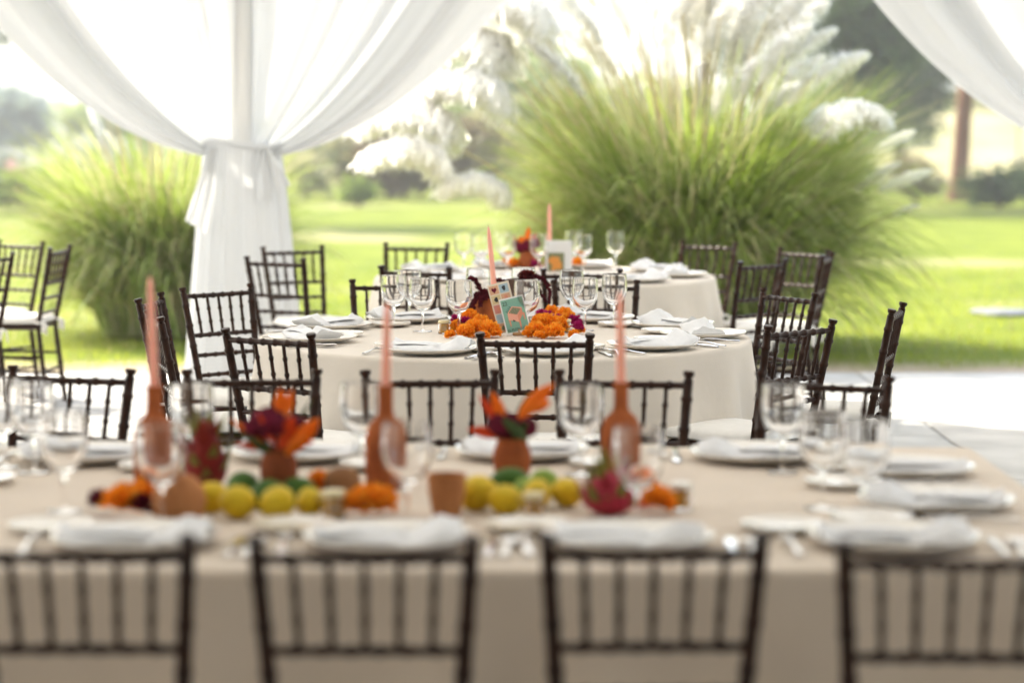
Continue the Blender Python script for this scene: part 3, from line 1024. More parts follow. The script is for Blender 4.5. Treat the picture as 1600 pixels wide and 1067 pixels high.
# (pixel of the candle, pixel row of the holder mouth, holder base row)
for px, ytop, ymouth, ybase, lab, lab2, w_ in (
    (243, 432, 603, 752, 'pink taper candle rising before the edge on chairs', 'terracotta candle bottle behind the first blurred glass', .050),
    (603, 472, 602, 760, 'pink taper candle crossing the middle table plate', 'terracotta candle bottle between the flower vases', .047),
    (970, 455, 597, 745, 'pink taper candle crossing the right side plates', 'terracotta candle bottle behind the pink pitahaya', .047)):
    b = at(px, ybase, z=CZ)
    hb = at(px, ymouth, d=b.y).z - CZ
    bottle((b.x, b.y, CZ), lab2, hb, w_)
    ht = at(px, ytop, d=b.y).z - CZ - hb
    taper((b.x, b.y, CZ + hb * .91), ht + hb * .09, (-.007 if px < 500 else (.005 if px < 900 else -.004), .004), .0115, lab)
# middle table candle (leaning a little) in a low dark cup behind the card
b = at(775, 500, z=CZ)
taper((b.x, b.y, CZ + .06), at(763, 354, d=b.y).z - CZ - .06, (at(763, 354, d=b.y).x - b.x, 0), .0125, 'pink taper candle behind the card in the middle table flowers')
mb = MB(); mb.lathe([(0, 0), (.03, 0), (.034, .01), (.026, .05), (.03, .075), (.022, .075), (.018, .06), (0, .058)], 20)
tag(mb.build('candle_holder', M['terra2'], loc=(b.x, b.y, CZ)), 'low clay candle holder hidden in the marigolds behind the card', 'candle holder')
b = at(859, 424, z=CZ)
taper((b.x, b.y, CZ + .10), at(859, 318, d=b.y).z - CZ - .10, (-.003, 0), .0125, 'pink taper candle behind the white sign on the back table')
mb = MB(); mb.lathe([(0, 0), (.035, 0), (.04, .01), (.03, .06), (.022, .09), (.022, .112), (.014, .112), (.012, .1), (0, .098)], 20)
tag(mb.build('candle_holder', M['terra2'], loc=(b.x, b.y, CZ)), 'clay candle holder behind the white sign on the back table', 'candle holder')

def potshape(r, h):
    return [(0, .004), (r * .62, 0), (r * .68, .004), (r * .92, h * .3), (r, h * .52), (r * .95, h * .72), (r * .78, h * .88), (r * .76, h * .93), (r * .84, h), (r * .78, h), (r * .70, h * .93), (r * .7, h * .85), (0, h * .82)]
def pot(p, r, h, m, label, group='clay pots holding flowers'):
    mb = MB(); mb.lathe(potshape(r, h), 30)
    return tag(mb.build('clay_pot', m, loc=p), label, 'pot', group)

# ------------------------------------------------------------------ fruit
def fruit_mesh(name, rx, rz_, nip, m, seed):
    mb = MB(); prof = []
    for i in range(15):
        a = -math.pi / 2 + math.pi * i / 14
        prof.append((max(0, rx * math.cos(a)) if 0 < i < 14 else 0, rz_ * math.sin(a) + (nip if i == 14 else (-nip * .6 if i == 0 else 0))))
    rr = random.Random(seed)
    p1, p2 = rr.uniform(0, 6), rr.uniform(0, 6)
    mb.lathe(prof, 22, wob=lambda an, z: 1 + .03 * math.sin(2 * an + p1) + .02 * math.sin(3 * an + p2 + z * 30))
    mb.tube([(0, 0, -rz_ - nip * .3), (0, 0, -rz_ - nip * .6 - .003)], [.004, .003], 6)
    return mb.mesh(name, m, sharp=None)
lem = [fruit_mesh('lemon', .036, .041, .007, M['lemon'], i) for i in range(3)]
lim = [fruit_mesh('lime', .037, .043, .005, M['lime'], i + 9) for i in range(2)]
liml = fruit_mesh('lime', .034, .038, .005, M['limel'], 4)
def put_fruit(name, me, px, py, r, label, group, rot):
    p = at(px, py, z=CZ)
    o = link_mesh(name, me)
    o.location = (p.x, p.y, CZ + r)
    o.rotation_euler = rot
    k_ = random.uniform(.86, 1.1)
    o.scale = (k_ * random.uniform(.95, 1.05), k_, k_ * random.uniform(.92, 1.1))
    o.location.z = CZ + r * k_
    tag(o, label, name, group)
for i, (px, py, lab) in enumerate((
    (330, 800, 'right of the tan gourd, partly in its shade'), (372, 810, 'roundest one before the first flower vase'), (433, 811, 'brightest, before the foot of the first vase'),
    (484, 806, 'beside the amber honey jar with twin highlights'), (745, 797, 'beside the tan clay cup'), (790, 803, 'before the green lime by the second vase'),
    (838, 797, 'behind the small open honey jar'), (886, 792, 'beside the pink pitahaya'))):
    put_fruit('lemon', lem[i % 3], px, py, .035, 'yellow lemon ' + lab, 'lemons in the fruit row', (R(random.uniform(60, 110)), random.uniform(-.4, .4), random.uniform(0, 6)))
for px, py, z, k, lab in ((380, 780, .03, 0, 'large dark green lime left of the first vase'), (468, 788, .03, 1, 'dark green lime right of the first vase, half hidden'),
                   (795, 782, .035, 0, 'large dark green lime below the second vase'), (420, 795, .028, 1, 'dark green lime tucked behind the two bright lemons')):
    put_fruit('lime', lim[k], px, py, z, lab, 'limes in the fruit row', (R(80), .3 * k, px * .01))
for px, py, lab in ((850, 772, 'pale green lime right of the second vase, farther one'), (826, 790, 'pale green lime right of the second vase, nearer one')):
    put_fruit('lime', liml, px, py, .028, lab, 'limes in the fruit row', (R(85), .2, px * .02))

def pitahaya(p, r, h, m, label, seed, tip=False):
    rnd = random.Random(seed)
    root = thing('pitahaya', label, 'fruit', p, 0, 'pitahayas in the fruit row')
    mb = MB(); prof = [(0, 0)]
    for i in range(1, 14):
        t = i / 14
        rr = r * math.sin(math.pi * t ** (.8 if not tip else .62)) ** .75
        if tip and t > .6: rr = max(rr, r * .26 * (1 - t) * 2)
        prof.append((rr, h * t))
    prof.append((0, h))
    mb.lathe(prof, 22, wob=lambda an, z: 1 + .03 * math.sin(5 * an + z * 40)); mb.build('flesh', m, root, sharp=None)
    for k in range(22):
        t = .12 + .82 * k / 22
        a = k * 2.4 + rnd.uniform(-.2, .2)
        rr = r * math.sin(math.pi * t ** (.8 if not tip else .62)) ** .75
        c = Vector((rr * math.cos(a) * .97, rr * math.sin(a) * .97, h * t))
        out = Vector((math.cos(a), math.sin(a), 0)); up = Vector((0, 0, 1)); sd = out.cross(up)
        L = rnd.uniform(.025, .045) * (1.0 + t * .7)
        wd = .014
        mb = MB()
        mb.add([c - sd * wd, c + sd * wd, c + up * L * .5 + out * L * .22 + sd * wd * .7, c + up * L * .5 + out * L * .22 - sd * wd * .7, c + up * L + out * L * .5,
                c - sd * wd * .9 - out * .004, c + sd * wd * .9 - out * .004], [(0, 1, 2, 3), (3, 2, 4), (5, 3, 4), (6, 4, 2), (5, 0, 3), (1, 6, 2)])
        mb.build('scale', M['pitaleaf'] if k % 3 else m, root, smooth=False)
p = at(322, 766, z=CZ); pitahaya((p.x, p.y, CZ), .047, .165, M['pita'], 'tall dark red pitahaya with pointed scales behind the tan gourd', 3, True)
p = at(952, 806, z=CZ); pitahaya((p.x, p.y, CZ), .062, .098, M['pitap'], 'round pink pitahaya at the right of the fruit row', 4)

# gourd, clay cups, coconut
p = at(280, 812, z=CZ)
mb = MB(); mb.lathe([(0, .003), (.03, 0), (.05, .012), (.056, .04), (.05, .07), (.036, .088), (.02, .096), (.01, .098), (.006, .112), (0, .113)], 26, wob=lambda an, z: 1 + .035 * abs(math.sin(an * 5)))
tag(mb.build('gourd', M['tan'], loc=(p.x, p.y, CZ)), 'tan ribbed gourd behind the first blurred glass', 'gourd')
p = at(535, 782, z=CZ)
mb = MB(); mb.lathe([(0, .003), (.02, 0), (.036, .012), (.042, .036), (.038, .058), (.026, .07), (.01, .074), (0, .0725)], 24, wob=lambda an, z: 1 + .02 * math.sin(an * 3))
tag(mb.build('coconut', M['coco'], loc=(p.x, p.y, CZ)), 'small round brown coconut left of the middle candle bottle', 'coconut')
p = at(698, 806, z=CZ)
mb = MB(); mb.lathe([(0, .003), (.026, 0), (.030, .004), (.039, .05), (.041, .078), (.043, .09), (.039, .09), (.036, .078), (.032, .03), (0, .025)], 28)
tag(mb.build('clay_cup', M['tan'], loc=(p.x, p.y, CZ)), 'tan textured clay cup right of the glass before the middle candle', 'cup')
p = at(1006, 790, z=CZ)
put = fruit_mesh('orange', .036, .034, .001, M['orange_p'], 31)
o = link_mesh('orange', put); o.location = (p.x, p.y, CZ + .034); tag(o, 'orange fruit tucked behind the pink pitahaya', 'orange')

# ------------------------------------------------------------------ flowers
def pom(name, r, mats, n, seed, petal=.016, ruff=.5):
    rnd = random.Random(seed)
    mb = MB()
    for k in range(n):
        z = 1 - 1.45 * (k + .5) / n
        a = k * 2.39996 + rnd.uniform(-.25, .25)
        q = math.sqrt(max(0, 1 - z * z))
        d = Vector((q * math.cos(a), q * math.sin(a), z * .88 + .0))
        dn = d.normalized()
        sd = dn.cross(Vector((0, 0, 1)))
        sd = sd.normalized() if sd.length > .05 else Vector((1, 0, 0))
        up = sd.cross(dn)
        tw = rnd.uniform(-.7, .7)
        sd, up = sd * math.cos(tw) + up * math.sin(tw), up * math.cos(tw) - sd * math.sin(tw)
        rr = r * rnd.uniform(.8, 1.28)
        b = d * rr * .55; c = d * rr
        w_ = petal * rnd.uniform(.8, 1.25)
        fl = up * petal * rnd.uniform(.2, .9) * ruff
        mb.add([b - sd * w_ * .35, b + sd * w_ * .35, c + sd * w_ * .62 + fl * .3, c + sd * w_ * .2 + fl + dn * petal * .25, c - sd * w_ * .2 + fl * .7 - dn * petal * .1, c - sd * w_ * .62 + fl * .2 + dn * petal * .15],
               [(0, 1, 2, 3), (0, 3, 4, 5)], rnd.randrange(len(mats)))
    mb.lathe([(0, -r * .45), (r * .5, -r * .3), (r * .62, 0), (r * .5, r * .35), (0, r * .5)], 12, mi=0)
    return mb.mesh(name, mats, smooth=False)
mar = [pom('marigold', .038, [M['marig'], M['marig2']], 210, i, .0125, 1.3) for i in range(3)]
mag = [pom('magenta_bloom', .026, [M['magenta']], 90, i + 5, .009) for i in range(2)]
def bloom(name, me, px, py, zc, label, group, s=1.0):
    p = at(px, py, z=TZ + zc)
    o = link_mesh(name, me)
    o.location = p; o.scale = (s, s, s)
    o.rotation_euler = (random.uniform(-.3, .3), random.uniform(-.3, .3), random.uniform(0, 6))
    return tag(o, label, 'flower', group)
GMF = 'marigolds heaped round the clay pot of the middle table'
for i, (px, py, zc, s, lab) in enumerate((
    (716, 512, .022, .8, 'orange marigold beside the left honey jar'), (742, 515, .028, 1.0, 'orange marigold below the clay pot, before it'), (764, 516, .028, 1.0, 'orange marigold left of the card holder'),
    (733, 496, .045, .85, 'orange marigold climbing the left of the clay pot'), (836, 517, .025, .9, 'orange marigold right of the card, low in front'), (855, 506, .04, 1.05, 'large orange marigold right of the wine glass stem'),
    (875, 508, .03, .9, 'orange marigold left of the right honey jar'), (882, 494, .045, .9, 'pale orange marigold behind the magenta blooms'), (862, 487, .05, .7, 'small orange marigold at the top right of the heap'),
    (773, 521, .018, .62, 'small orange marigold at the lower left corner of the card'), (727, 520, .02, .85, 'orange marigold left of the wine glass stem at the pot'), (752, 505, .045, .85, 'orange marigold leaning on the front of the clay pot'),
    (866, 520, .022, .95, 'orange marigold low before the right honey jar'), (845, 503, .04, .85, 'orange marigold behind the wine glass stem'), (888, 500, .04, .8, 'orange marigold beneath the large magenta bloom'))):
    bloom('marigold', mar[i % 3], px, py, zc, lab, GMF, s)
for i, (px, py, zc, s, lab) in enumerate((
    (713, 500, .04, .9, 'magenta bloom behind the left honey jar'), (845, 491, .055, .85, 'magenta bloom at the upper right, left of a pair'), (856, 494, .055, .9, 'magenta bloom at the upper right, right of a pair'),
    (897, 503, .035, 1.15, 'large magenta bloom right of the right honey jar'), (903, 511, .03, .9, 'magenta bloom at the far right of the heap'))):
    bloom('magenta_bloom', mag[i % 2], px, py, zc, lab, 'magenta blooms among the marigolds', s)
for i, (px, py, zc, s, lab) in enumerate((
    (190, 785, .034, 1.0, 'orange marigold at the left end of the fruit row'), (578, 785, .032, 1.0, 'orange marigold right of the amber honey jar, left one'), (552, 788, .03, .75, 'small orange marigold touching the amber honey jar'),
    (597, 782, .03, .8, 'orange marigold at the foot of the middle candle bottle'), (1030, 782, .03, .8, 'orange marigold between pink pitahaya and white lidded jar'), (502, 757, .03, .8, 'orange marigold behind the lemons right of first vase'),
    (222, 770, .03, .8, 'orange marigold at the foot of the first candle bottle'))):
    bloom('marigold', mar[i % 3], px, py, zc, lab, 'marigolds in the front fruit row', s)
for px, py, lab in ((703, 523, 'right beside the left honey jar'), (906, 517, 'outermost, beyond the large magenta bloom'), (757, 524, 'in front of the marigold below the clay pot'),
                    (842, 524, 'just right of the stem of the glass before the card'), (824, 522, 'at the lower right corner of the card'), (896, 523, 'just right of the right honey jar')):
    bloom('marigold', mar[px % 3], px, py, .014, 'tiny orange marigold ' + lab, 'loose marigolds at the edge of the heap', .5)
for px, py, zc, lab in ((727, 503, .045, 'magenta bloom at the foot of the clay pot, left side'), (872, 499, .045, 'magenta bloom in the middle of the right marigolds')):
    bloom('magenta_bloom', mag[0], px, py, zc, lab, 'magenta blooms among the marigolds', .85)
dk = pom('dark_bloom', .026, [M['crest']], 90, 21, .009)
for px, py, lab in ((157, 782, 'dark burgundy bloom at the far left of the fruit row'), (221, 790, 'dark burgundy bloom between marigold and tan gourd')):
    bloom('dark_bloom', dk, px, py, .03, lab, 'dark burgundy blooms by the front marigold')

def amaranth(root, name, pts, r0, r1, n, seed, m):
    rnd = random.Random(seed)
    pts = [Vector(p) for p in pts]
    mb = MB()
    mb.tube(pts, [r0 * .5 + (r1 * .4 - r0 * .5) * i / (len(pts) - 1) for i in range(len(pts))], 6)
    for k in range(n):
        t = rnd.random() * (len(pts) - 1)
        i = min(int(t), len(pts) - 2)
        c = pts[i].lerp(pts[i + 1], t - i)
        r = r0 + (r1 - r0) * t / (len(pts) - 1)
        d = Vector((rnd.gauss(0, 1), rnd.gauss(0, 1), rnd.gauss(0, 1))).normalized()
        c = c + d * r * rnd.uniform(.5, 1.0)
        s = rnd.uniform(.0028, .0052)
        vs = [c + Vector(v) * s for v in ((1, 0, 0), (-1, 0, 0), (0, 1, 0), (0, -1, 0), (0, 0, 1.2), (0, 0, -1.2))]
        mb.add(vs, [(0, 2, 4), (2, 1, 4), (1, 3, 4), (3, 0, 4), (2, 0, 5), (1, 2, 5), (3, 1, 5), (0, 3, 5)])
    return mb.build(name, m, root, smooth=False)
# clay pot with hanging amaranth on the middle table
pc = at(764, 509, z=CZ)
pot((pc.x, pc.y, CZ), .066, .115, M['terra'], 'round terracotta pot of amaranth behind the orange marigolds')
def W(px, py, dy=0.0):
    return at(px, py, d=pc.y + dy)
am = thing('amaranth_bunch', 'burgundy amaranth tassels spilling from the middle table clay pot', 'flowers', (0, 0, 0), 0, 'amaranth bunches')
for i, (pts, r0, r1, n) in enumerate((
    ([W(762, 470), W(750, 452, -.03), W(742, 437, -.05), W(735, 434, -.06), W(731, 440, -.06)], .016, .006, 240),
    ([W(755, 466, -.02), W(745, 460, -.06), W(740, 475, -.08), W(736, 495, -.085)], .014, .008, 220),
    ([W(760, 464, -.05), W(752, 466, -.08), W(750, 479, -.085)], .014, .009, 180),
    ([W(768, 468, 0), W(768, 456, -.02), W(776, 455, -.05), W(780, 468, -.07)], .022, .014, 320),
    ([W(750, 470, 0), W(737, 470, -.02), W(733, 486, -.02), W(731, 505, -.02)], .012, .006, 160),
    ([W(766, 462, -.02), W(758, 458, -.04), W(748, 466, -.05)], .024, .018, 320))):
    amaranth(am, 'tassel', pts, r0, r1, n, i, M['burg'])
# second bunch in a dark vase behind the card
pv = at(806, 499, z=CZ)
def W2(px, py, dy=0.0):
    return at(px, py, d=pv.y + dy)
hv = at(800, 436, d=pv.y).z - CZ
mb = MB(); mb.lathe([(0, 0), (.03, 0), (.038, .03), (.04, hv * .4), (.028, hv * .68), (.03, hv * .8), (.043, hv), (.039, hv), (.025, hv * .8), (0, hv * .78)], 26)
tag(mb.build('vase', mat('dark_brown_glaze', (.09, .045, .03), .35, .5), loc=(pv.x, pv.y, CZ)), 'dark brown flared vase behind the card numbered 22', 'vase')
am2 = thing('amaranth_bunch', 'burgundy amaranth arching right from the dark vase behind a wine glass', 'flowers', (0, 0, 0), 0, 'amaranth bunches')
for i, (pts, r0, r1, n) in enumerate((
    ([W2(806, 444), W2(822, 434, -.02), W2(838, 432, -.04), W2(852, 440, -.05), W2(860, 456, -.05), W2(858, 474, -.05)], .011, .006, 320),
    ([W2(800, 446, 0), W2(790, 440, -.02), W2(781, 437, -.03), W2(772, 438, -.03)], .009, .005, 160),
    ([W2(812, 440, 0), W2(832, 430, 0), W2(848, 434, .02), W2(858, 446, .02)], .012, .007, 220),
    ([W2(808, 446, .02), W2(840, 450, .05), W2(852, 470, .05)], .010, .006, 160))):
    amaranth(am2, 'tassel', pts, r0, r1, n, i + 20, M['burg'])
fh = pom('flower_head', .031, [M['maroon']], 130, 77, .009, 1.1)
o = link_mesh('flower_head', fh, am2); o.location = W2(823, 431, -.03); o.scale = (1.15, 1, .8)

def bouquet(base, label, spec, m_crest, group='flower bunches in clay pots'):
    """spec: list of (kind, base offset, tip offset, width)"""
    root = thing('flower_bunch', label, 'flowers', base, 0, group)
    for i, (kind, a, b, wd) in enumerate(spec):
        a, b = Vector(a), Vector(b)
        d = (b - a)
        if kind == 'crest':
            mb = MB()
            rnd = random.Random(i)
            for k in range(120):
                v = Vector((rnd.gauss(0, 1), rnd.gauss(0, 1), rnd.gauss(0, 1))).normalized()
                c = b + Vector((v.x * wd, v.y * wd * .8, v.z * wd * .75))
                s = wd * rnd.uniform(.14, .26)
                vs = [c + Vector(q) * s for q in ((1, 0, 0), (-1, 0, 0), (0, 1, 0), (0, -1, 0), (0, 0, 1), (0, 0, -1))]
                mb.add(vs, [(0, 2, 4), (2, 1, 4), (1, 3, 4), (3, 0, 4), (2, 0, 5), (1, 2, 5), (3, 1, 5), (0, 3, 5)])
            mb.lathe([(0, -wd * .8), (wd * .7, -wd * .5), (wd * .95, 0), (wd * .7, wd * .5), (0, wd * .75)], 12, M=Matrix.Translation(b))
            mb.tube([a, b], .004, 6)
            mb.build('cockscomb', m_crest, root, smooth=False)
        else:
            m_ = {'bract': M['orange_p'], 'red': M['red_p'], 'leaf': M['greenleaf']}[kind]
            sd = d.cross(Vector((0, 1, 0))).normalized()
            nn = sd.cross(d).normalized()
            mb = MB(); vs, fs = [], []
            for j in range(8):
                t = j / 7
                c = a + d * t + nn * (.012 * math.sin(math.pi * t))
                ww = wd * (math.sin(math.pi * min(1, t * .92 + .06)) ** .8) * (1.15 - .45 * t)
                for u in (-1, -.5, 0, .5, 1):
                    vs.append(c + sd * ww * u + nn * ww * .55 * (u * u))
            for j in range(7):
                for k in range(4):
                    q = j * 5 + k
                    fs.append((q, q + 1, q + 6, q + 5))
            o_ = len(vs)
            vs += [Vector(v) + nn * .0016 for v in vs[:o_]]
            fs += [tuple(reversed([i_ + o_ for i_ in f_])) for f_ in fs[:28]]
            mb.add(vs, fs)
            mb.build({'bract': 'orange_bract', 'red': 'red_bract', 'leaf': 'leaf'}[kind], m_, root)
    return root
# first vase (435, 760) and its flowers
p1 = at(436, 778, z=CZ)
h1 = at(436, 698, d=p1.y).z - CZ
pot((p1.x, p1.y, CZ), .043, h1, M['terra2'], 'small dark terracotta vase under the red and orange flowers')
k1 = 1 / 700.0
def O(px, py, dy=0, x0=436, y0=700): return ((px - x0) * k1, dy, (y0 - py) * k1 - .005)
bouquet((p1.x, p1.y, CZ + h1), 'red and orange pointed blooms with burgundy cockscomb in the first vase', (
    ('crest', O(436, 710), O(425, 660), .042), ('crest', O(436, 710), O(398, 668), .026), ('crest', O(436, 710), O(458, 668, .03), .03),
    ('bract', O(438, 655, -.01), O(441, 604, -.02), .018), ('bract', O(446, 650, -.01), O(458, 606, 0), .012),
    ('red', O(440, 700, -.03), O(462, 645, -.05), .02), ('bract', O(455, 700, -.03), O(502, 648, -.05), .020), ('bract', O(448, 706, -.03), O(484, 672, -.06), .017),
    ('red', O(430, 690, -.035), O(408, 640, -.05), .008), ('bract', O(425, 700, -.02), O(362, 650, -.03), .008), ('red', O(420, 700, -.01), O(370, 690, -.03), .010),
    ('leaf', O(432, 706, -.03), O(374, 668, -.06), .008), ('leaf', O(445, 700, .02), O(485, 625, .04), .008), ('red', O(440, 700, .0), O(490, 690, .02), .014),
    ('leaf', O(430, 705, -.02), O(402, 690, -.05), .012)), M['crest'])
p2 = at(800, 757, z=CZ)
h2 = at(800, 683, d=p2.y).z - CZ
pot((p2.x, p2.y, CZ), .045, h2, M['terra'], 'small terracotta vase under the bird of paradise flowers')
def O2(px, py, dy=0): return O(px, py, dy, 801, 686)
bouquet((p2.x, p2.y, CZ + h2), 'orange bird of paradise spikes with burgundy cockscomb in the second vase', (
    ('crest', O2(800, 690), O2(790, 662), .036), ('crest', O2(800, 690), O2(820, 668, .02), .028),
    ('bract', O2(790, 660, -.02), O2(768, 606, -.03), .014), ('red', O2(778, 660, -.02), O2(748, 612, -.02), .010), ('bract', O2(812, 650, -.02), O2(868, 592, -.04), .020),
    ('bract', O2(824, 640, -.02), O2(862, 622, -.05), .014), ('red', O2(780, 680, -.01), O2(730, 668, -.02), .014), ('leaf', O2(786, 650, -.04), O2(826, 684, -.06), .014),
    ('leaf', O2(808, 655, 0), O2(828, 612, .02), .008), ('leaf', O2(800, 690, -.01), O2(826, 655, -.04), .010)), M['crest'])
# back table vase
p3 = at(824, 421, z=CZ)
h3 = at(824, 392, d=p3.y).z - CZ
pot((p3.x, p3.y, CZ), .048, h3, M['terra'], 'terracotta vase with dark flowers on the back table')
k3 = 1 / 285.0
def O3(px, py, dy=0): return ((px - 824) * k3, dy, (392 - py) * k3 - .01)
bouquet((p3.x, p3.y, CZ + h3), 'dark red cockscomb with orange spike on the back table', (
    ('crest', O3(824, 396), O3(818, 381), .05), ('crest', O3(824, 396), O3(831, 378), .045), ('bract', O3(824, 378, -.03), O3(826, 350, -.03), .020),
    ('bract', O3(818, 378, -.04), O3(812, 366, -.06), .022), ('red', O3(828, 380, -.03), O3(838, 360, -.02), .012), ('leaf', O3(830, 385), O3(842, 372), .012)), M['crest'])
for i, (px, py, zc, s, lab) in enumerate(((803, 413, .03, .9, 'orange marigold left of the red vase on the back table'), (903, 412, .03, .9, 'orange marigold right of the white sign on the back table'), (792, 411, .03, .7, 'small pale marigold beside another on the back table'))):
    bloom('marigold', mar[i], px, py, zc, lab, 'marigolds on the back table', s)
bloom('magenta_bloom', mag[0], 838, 414, .03, 'dark magenta bloom at the foot of the back table vase', 'blooms on the back table', 1.2)

# ------------------------------------------------------------------ honey jars
def jar(px, py, s, lidm, label, tagged=True, rz=0.0):
    p = at(px, py, z=CZ)
    root = thing('honey_jar', label, 'jar', (p.x, p.y, CZ), rz, 'little honey jars')
    root.scale = (s,) * 3
    mb = MB(); mb.lathe([(0, 0), (.019, 0), (.0215, .003), (.0215, .034), (.018, .041), (.018, .047), (.0168, .047), (.0168, .041), (.0203, .0335), (.0203, .004), (0, .003)], 24); mb.build('jar', M['glass'], root)
    mb = MB(); mb.lathe([(0, .0036), (.0198, .0042), (.0199, .0325), (.0165, .039), (0, .039)], 24); mb.build('honey', M['honey'], root)
    mb = MB(); mb.lathe([(.0172, .0422), (.0215, .0422), (.0218, .05), (.0205, .0525), (0, .053)], 24); mb.build('lid', lidm, root)
    mb = MB(); mb.tube([(.0192 * math.cos(a), .0192 * math.sin(a), .0412) for a in [i * math.pi / 8 for i in range(17)]], .0013, 5, cap=False)
    mb.tube([(-.018, -.008, .041), (-.03, -.012, .044), (-.034, -.012, .036), (-.022, -.01, .040)], .0013, 5)
    mb.build('twine', M['twine'], root)
    if tagged:
        mb = MB(); mb.lathe([(0, 0), (.0115, 0), (.0115, .0012), (0, .0012)], 18, M=Matrix.Translation((.004, -.0225, .022)) @ Matrix.Rotation(R(90), 4, 'X')); mb.build('label_tag', M['kraft'], root)
jar(693, 521, 1.0, M['lid'], 'small amber honey jar left of the middle table marigolds', True)
jar(884, 519, 1.0, M['lid'], 'small amber honey jar right of the middle table marigolds', False, .3)
jar(522, 810, 1.15, M['lid'], 'small amber honey jar between lemons and marigold on the front table', True)
jar(834, 810, 1.05, M['lid'], 'small amber honey jar before the limes on the front table', False)
jar(1064, 795, 1.1, M['lidw'], 'white lidded honey jar at the right end of the fruit row', False)

# ------------------------------------------------------------------ card, small board and sign
def text_mesh(body, size, thick=.0002):
    c = bpy.data.curves.new('lettering', 'FONT')
    c.body = body; c.size = size; c.align_x = 'LEFT'
    c.extrude = thick
    t = bpy.data.objects.new('lettering', c)
    COL.objects.link(t)
    me = bpy.data.meshes.new_from_object(t.evaluated_get(bpy.context.evaluated_depsgraph_get()))
    bpy.data.objects.remove(t)
    return me
def poly(mb, pts, lay, mi):
    n = len(pts)
    mb.add([(x, -lay, z) for x, z in pts] + [(x, -lay + .0002, z) for x, z in pts],
           [tuple(range(n)), tuple(range(2 * n - 1, n - 1, -1))] + [(i, i + n, (i + 1) % n + n, (i + 1) % n) for i in range(n)], mi)
cp = at(811, 524, z=CZ)
card = thing('card', 'green card numbered 22 with a football table drawing, leaning among the marigolds', 'card', (cp.x, cp.y, CZ + .012))
card.rotation_mode = 'YXZ'
card.rotation_euler = (R(-10), R(-12.5), R(6))
CW, CH = .098, .142
mb = MB(); mb.box((0, 0, CH / 2), (CW, .0012, CH)); mb.build('board', M['paperw'], card, smooth=False)
m_green = mat('green_print', (.22, .42, .30), .7, col2=(.17, .36, .30), scale=14)
m_coral = mat('coral_print', (.66, .26, .17), .7)
m_coral2 = mat('light_coral_print', (.75, .36, .26), .7)
m_dgreen = mat('dark_olive_print', (.13, .16, .09), .7)
mb = MB(); poly(mb, [(-CW / 2 + .005, .006), (CW / 2 - .005, .006), (CW / 2 - .005, CH - .006), (-CW / 2 + .005, CH - .006)], .0009, 0); mb.build('printed_field', m_green, card, smooth=False)
me = text_mesh('22', .021); me.materials.append(M['ink'])
o = link_mesh('lettering', me, card); o.location = (-CW / 2 + .009, -.0013, CH - .029); o.rotation_euler = (R(90), 0, 0)
me = text_mesh('EL FUTBOLITO', .0122); me.materials.append(M['ink'])
o = link_mesh('lettering', me, card); o.location = (-CW / 2 + .0085, -.0013, .0105); o.rotation_euler = (R(90), 0, 0)
mb = MB()
A, B, C, D = (-.028, .081), (-.004, .106), (.032, .094), (.010, .066)      # table top corners in the drawing
dz = .026
for (x, z), l in ((A, .038), (D, .042), (C, .036), (B, .030)):
    zb = z - dz + .006
    poly(mb, [(x - .001, zb), (x + .007, zb - .002), (x + .0055, zb - l + .006), (x + .002, zb - l + .006)], .0012, 0)
poly(mb, [A, D, (D[0], D[1] - dz), (A[0], A[1] - dz)], .0015, 1)
poly(mb, [D, C, (C[0], C[1] - dz), (D[0], D[1] - dz)], .0016, 0)
poly(mb, [A, D, C, B], .0018, 1)
def tp(u, v): return (A[0] + (D[0] - A[0]) * u + (B[0] - A[0]) * v, A[1] + (D[1] - A[1]) * u + (B[1] - A[1]) * v)
poly(mb, [tp(.1, .1), tp(.9, .1), tp(.9, .9), tp(.1, .9)], .0021, 2)
for i in range(5):
    for j in range(5):
        u, v = .18 + .15 * i, .18 + .15 * j
        poly(mb, [tp(u, v), tp(u + .05, v), tp(u + .05, v + .05), tp(u, v + .05)], .0024, 1 if (i + j) % 2 else 3)
for j in range(4):
    x, z = tp(0, .12 + .22 * j)
    poly(mb, [(x - .009, z + .006), (x - .007, z + .007), (x + .001, z + .001), (x, z - .001)], .0014, 4)
poly(mb, [(-.012, .053), (-.004, .049), (-.004, .044), (-.012, .047)], .0019, 4)
mb.build('drawing', [m_coral, m_coral2, m_dgreen, M['paper'], M['ink']], card, smooth=False)
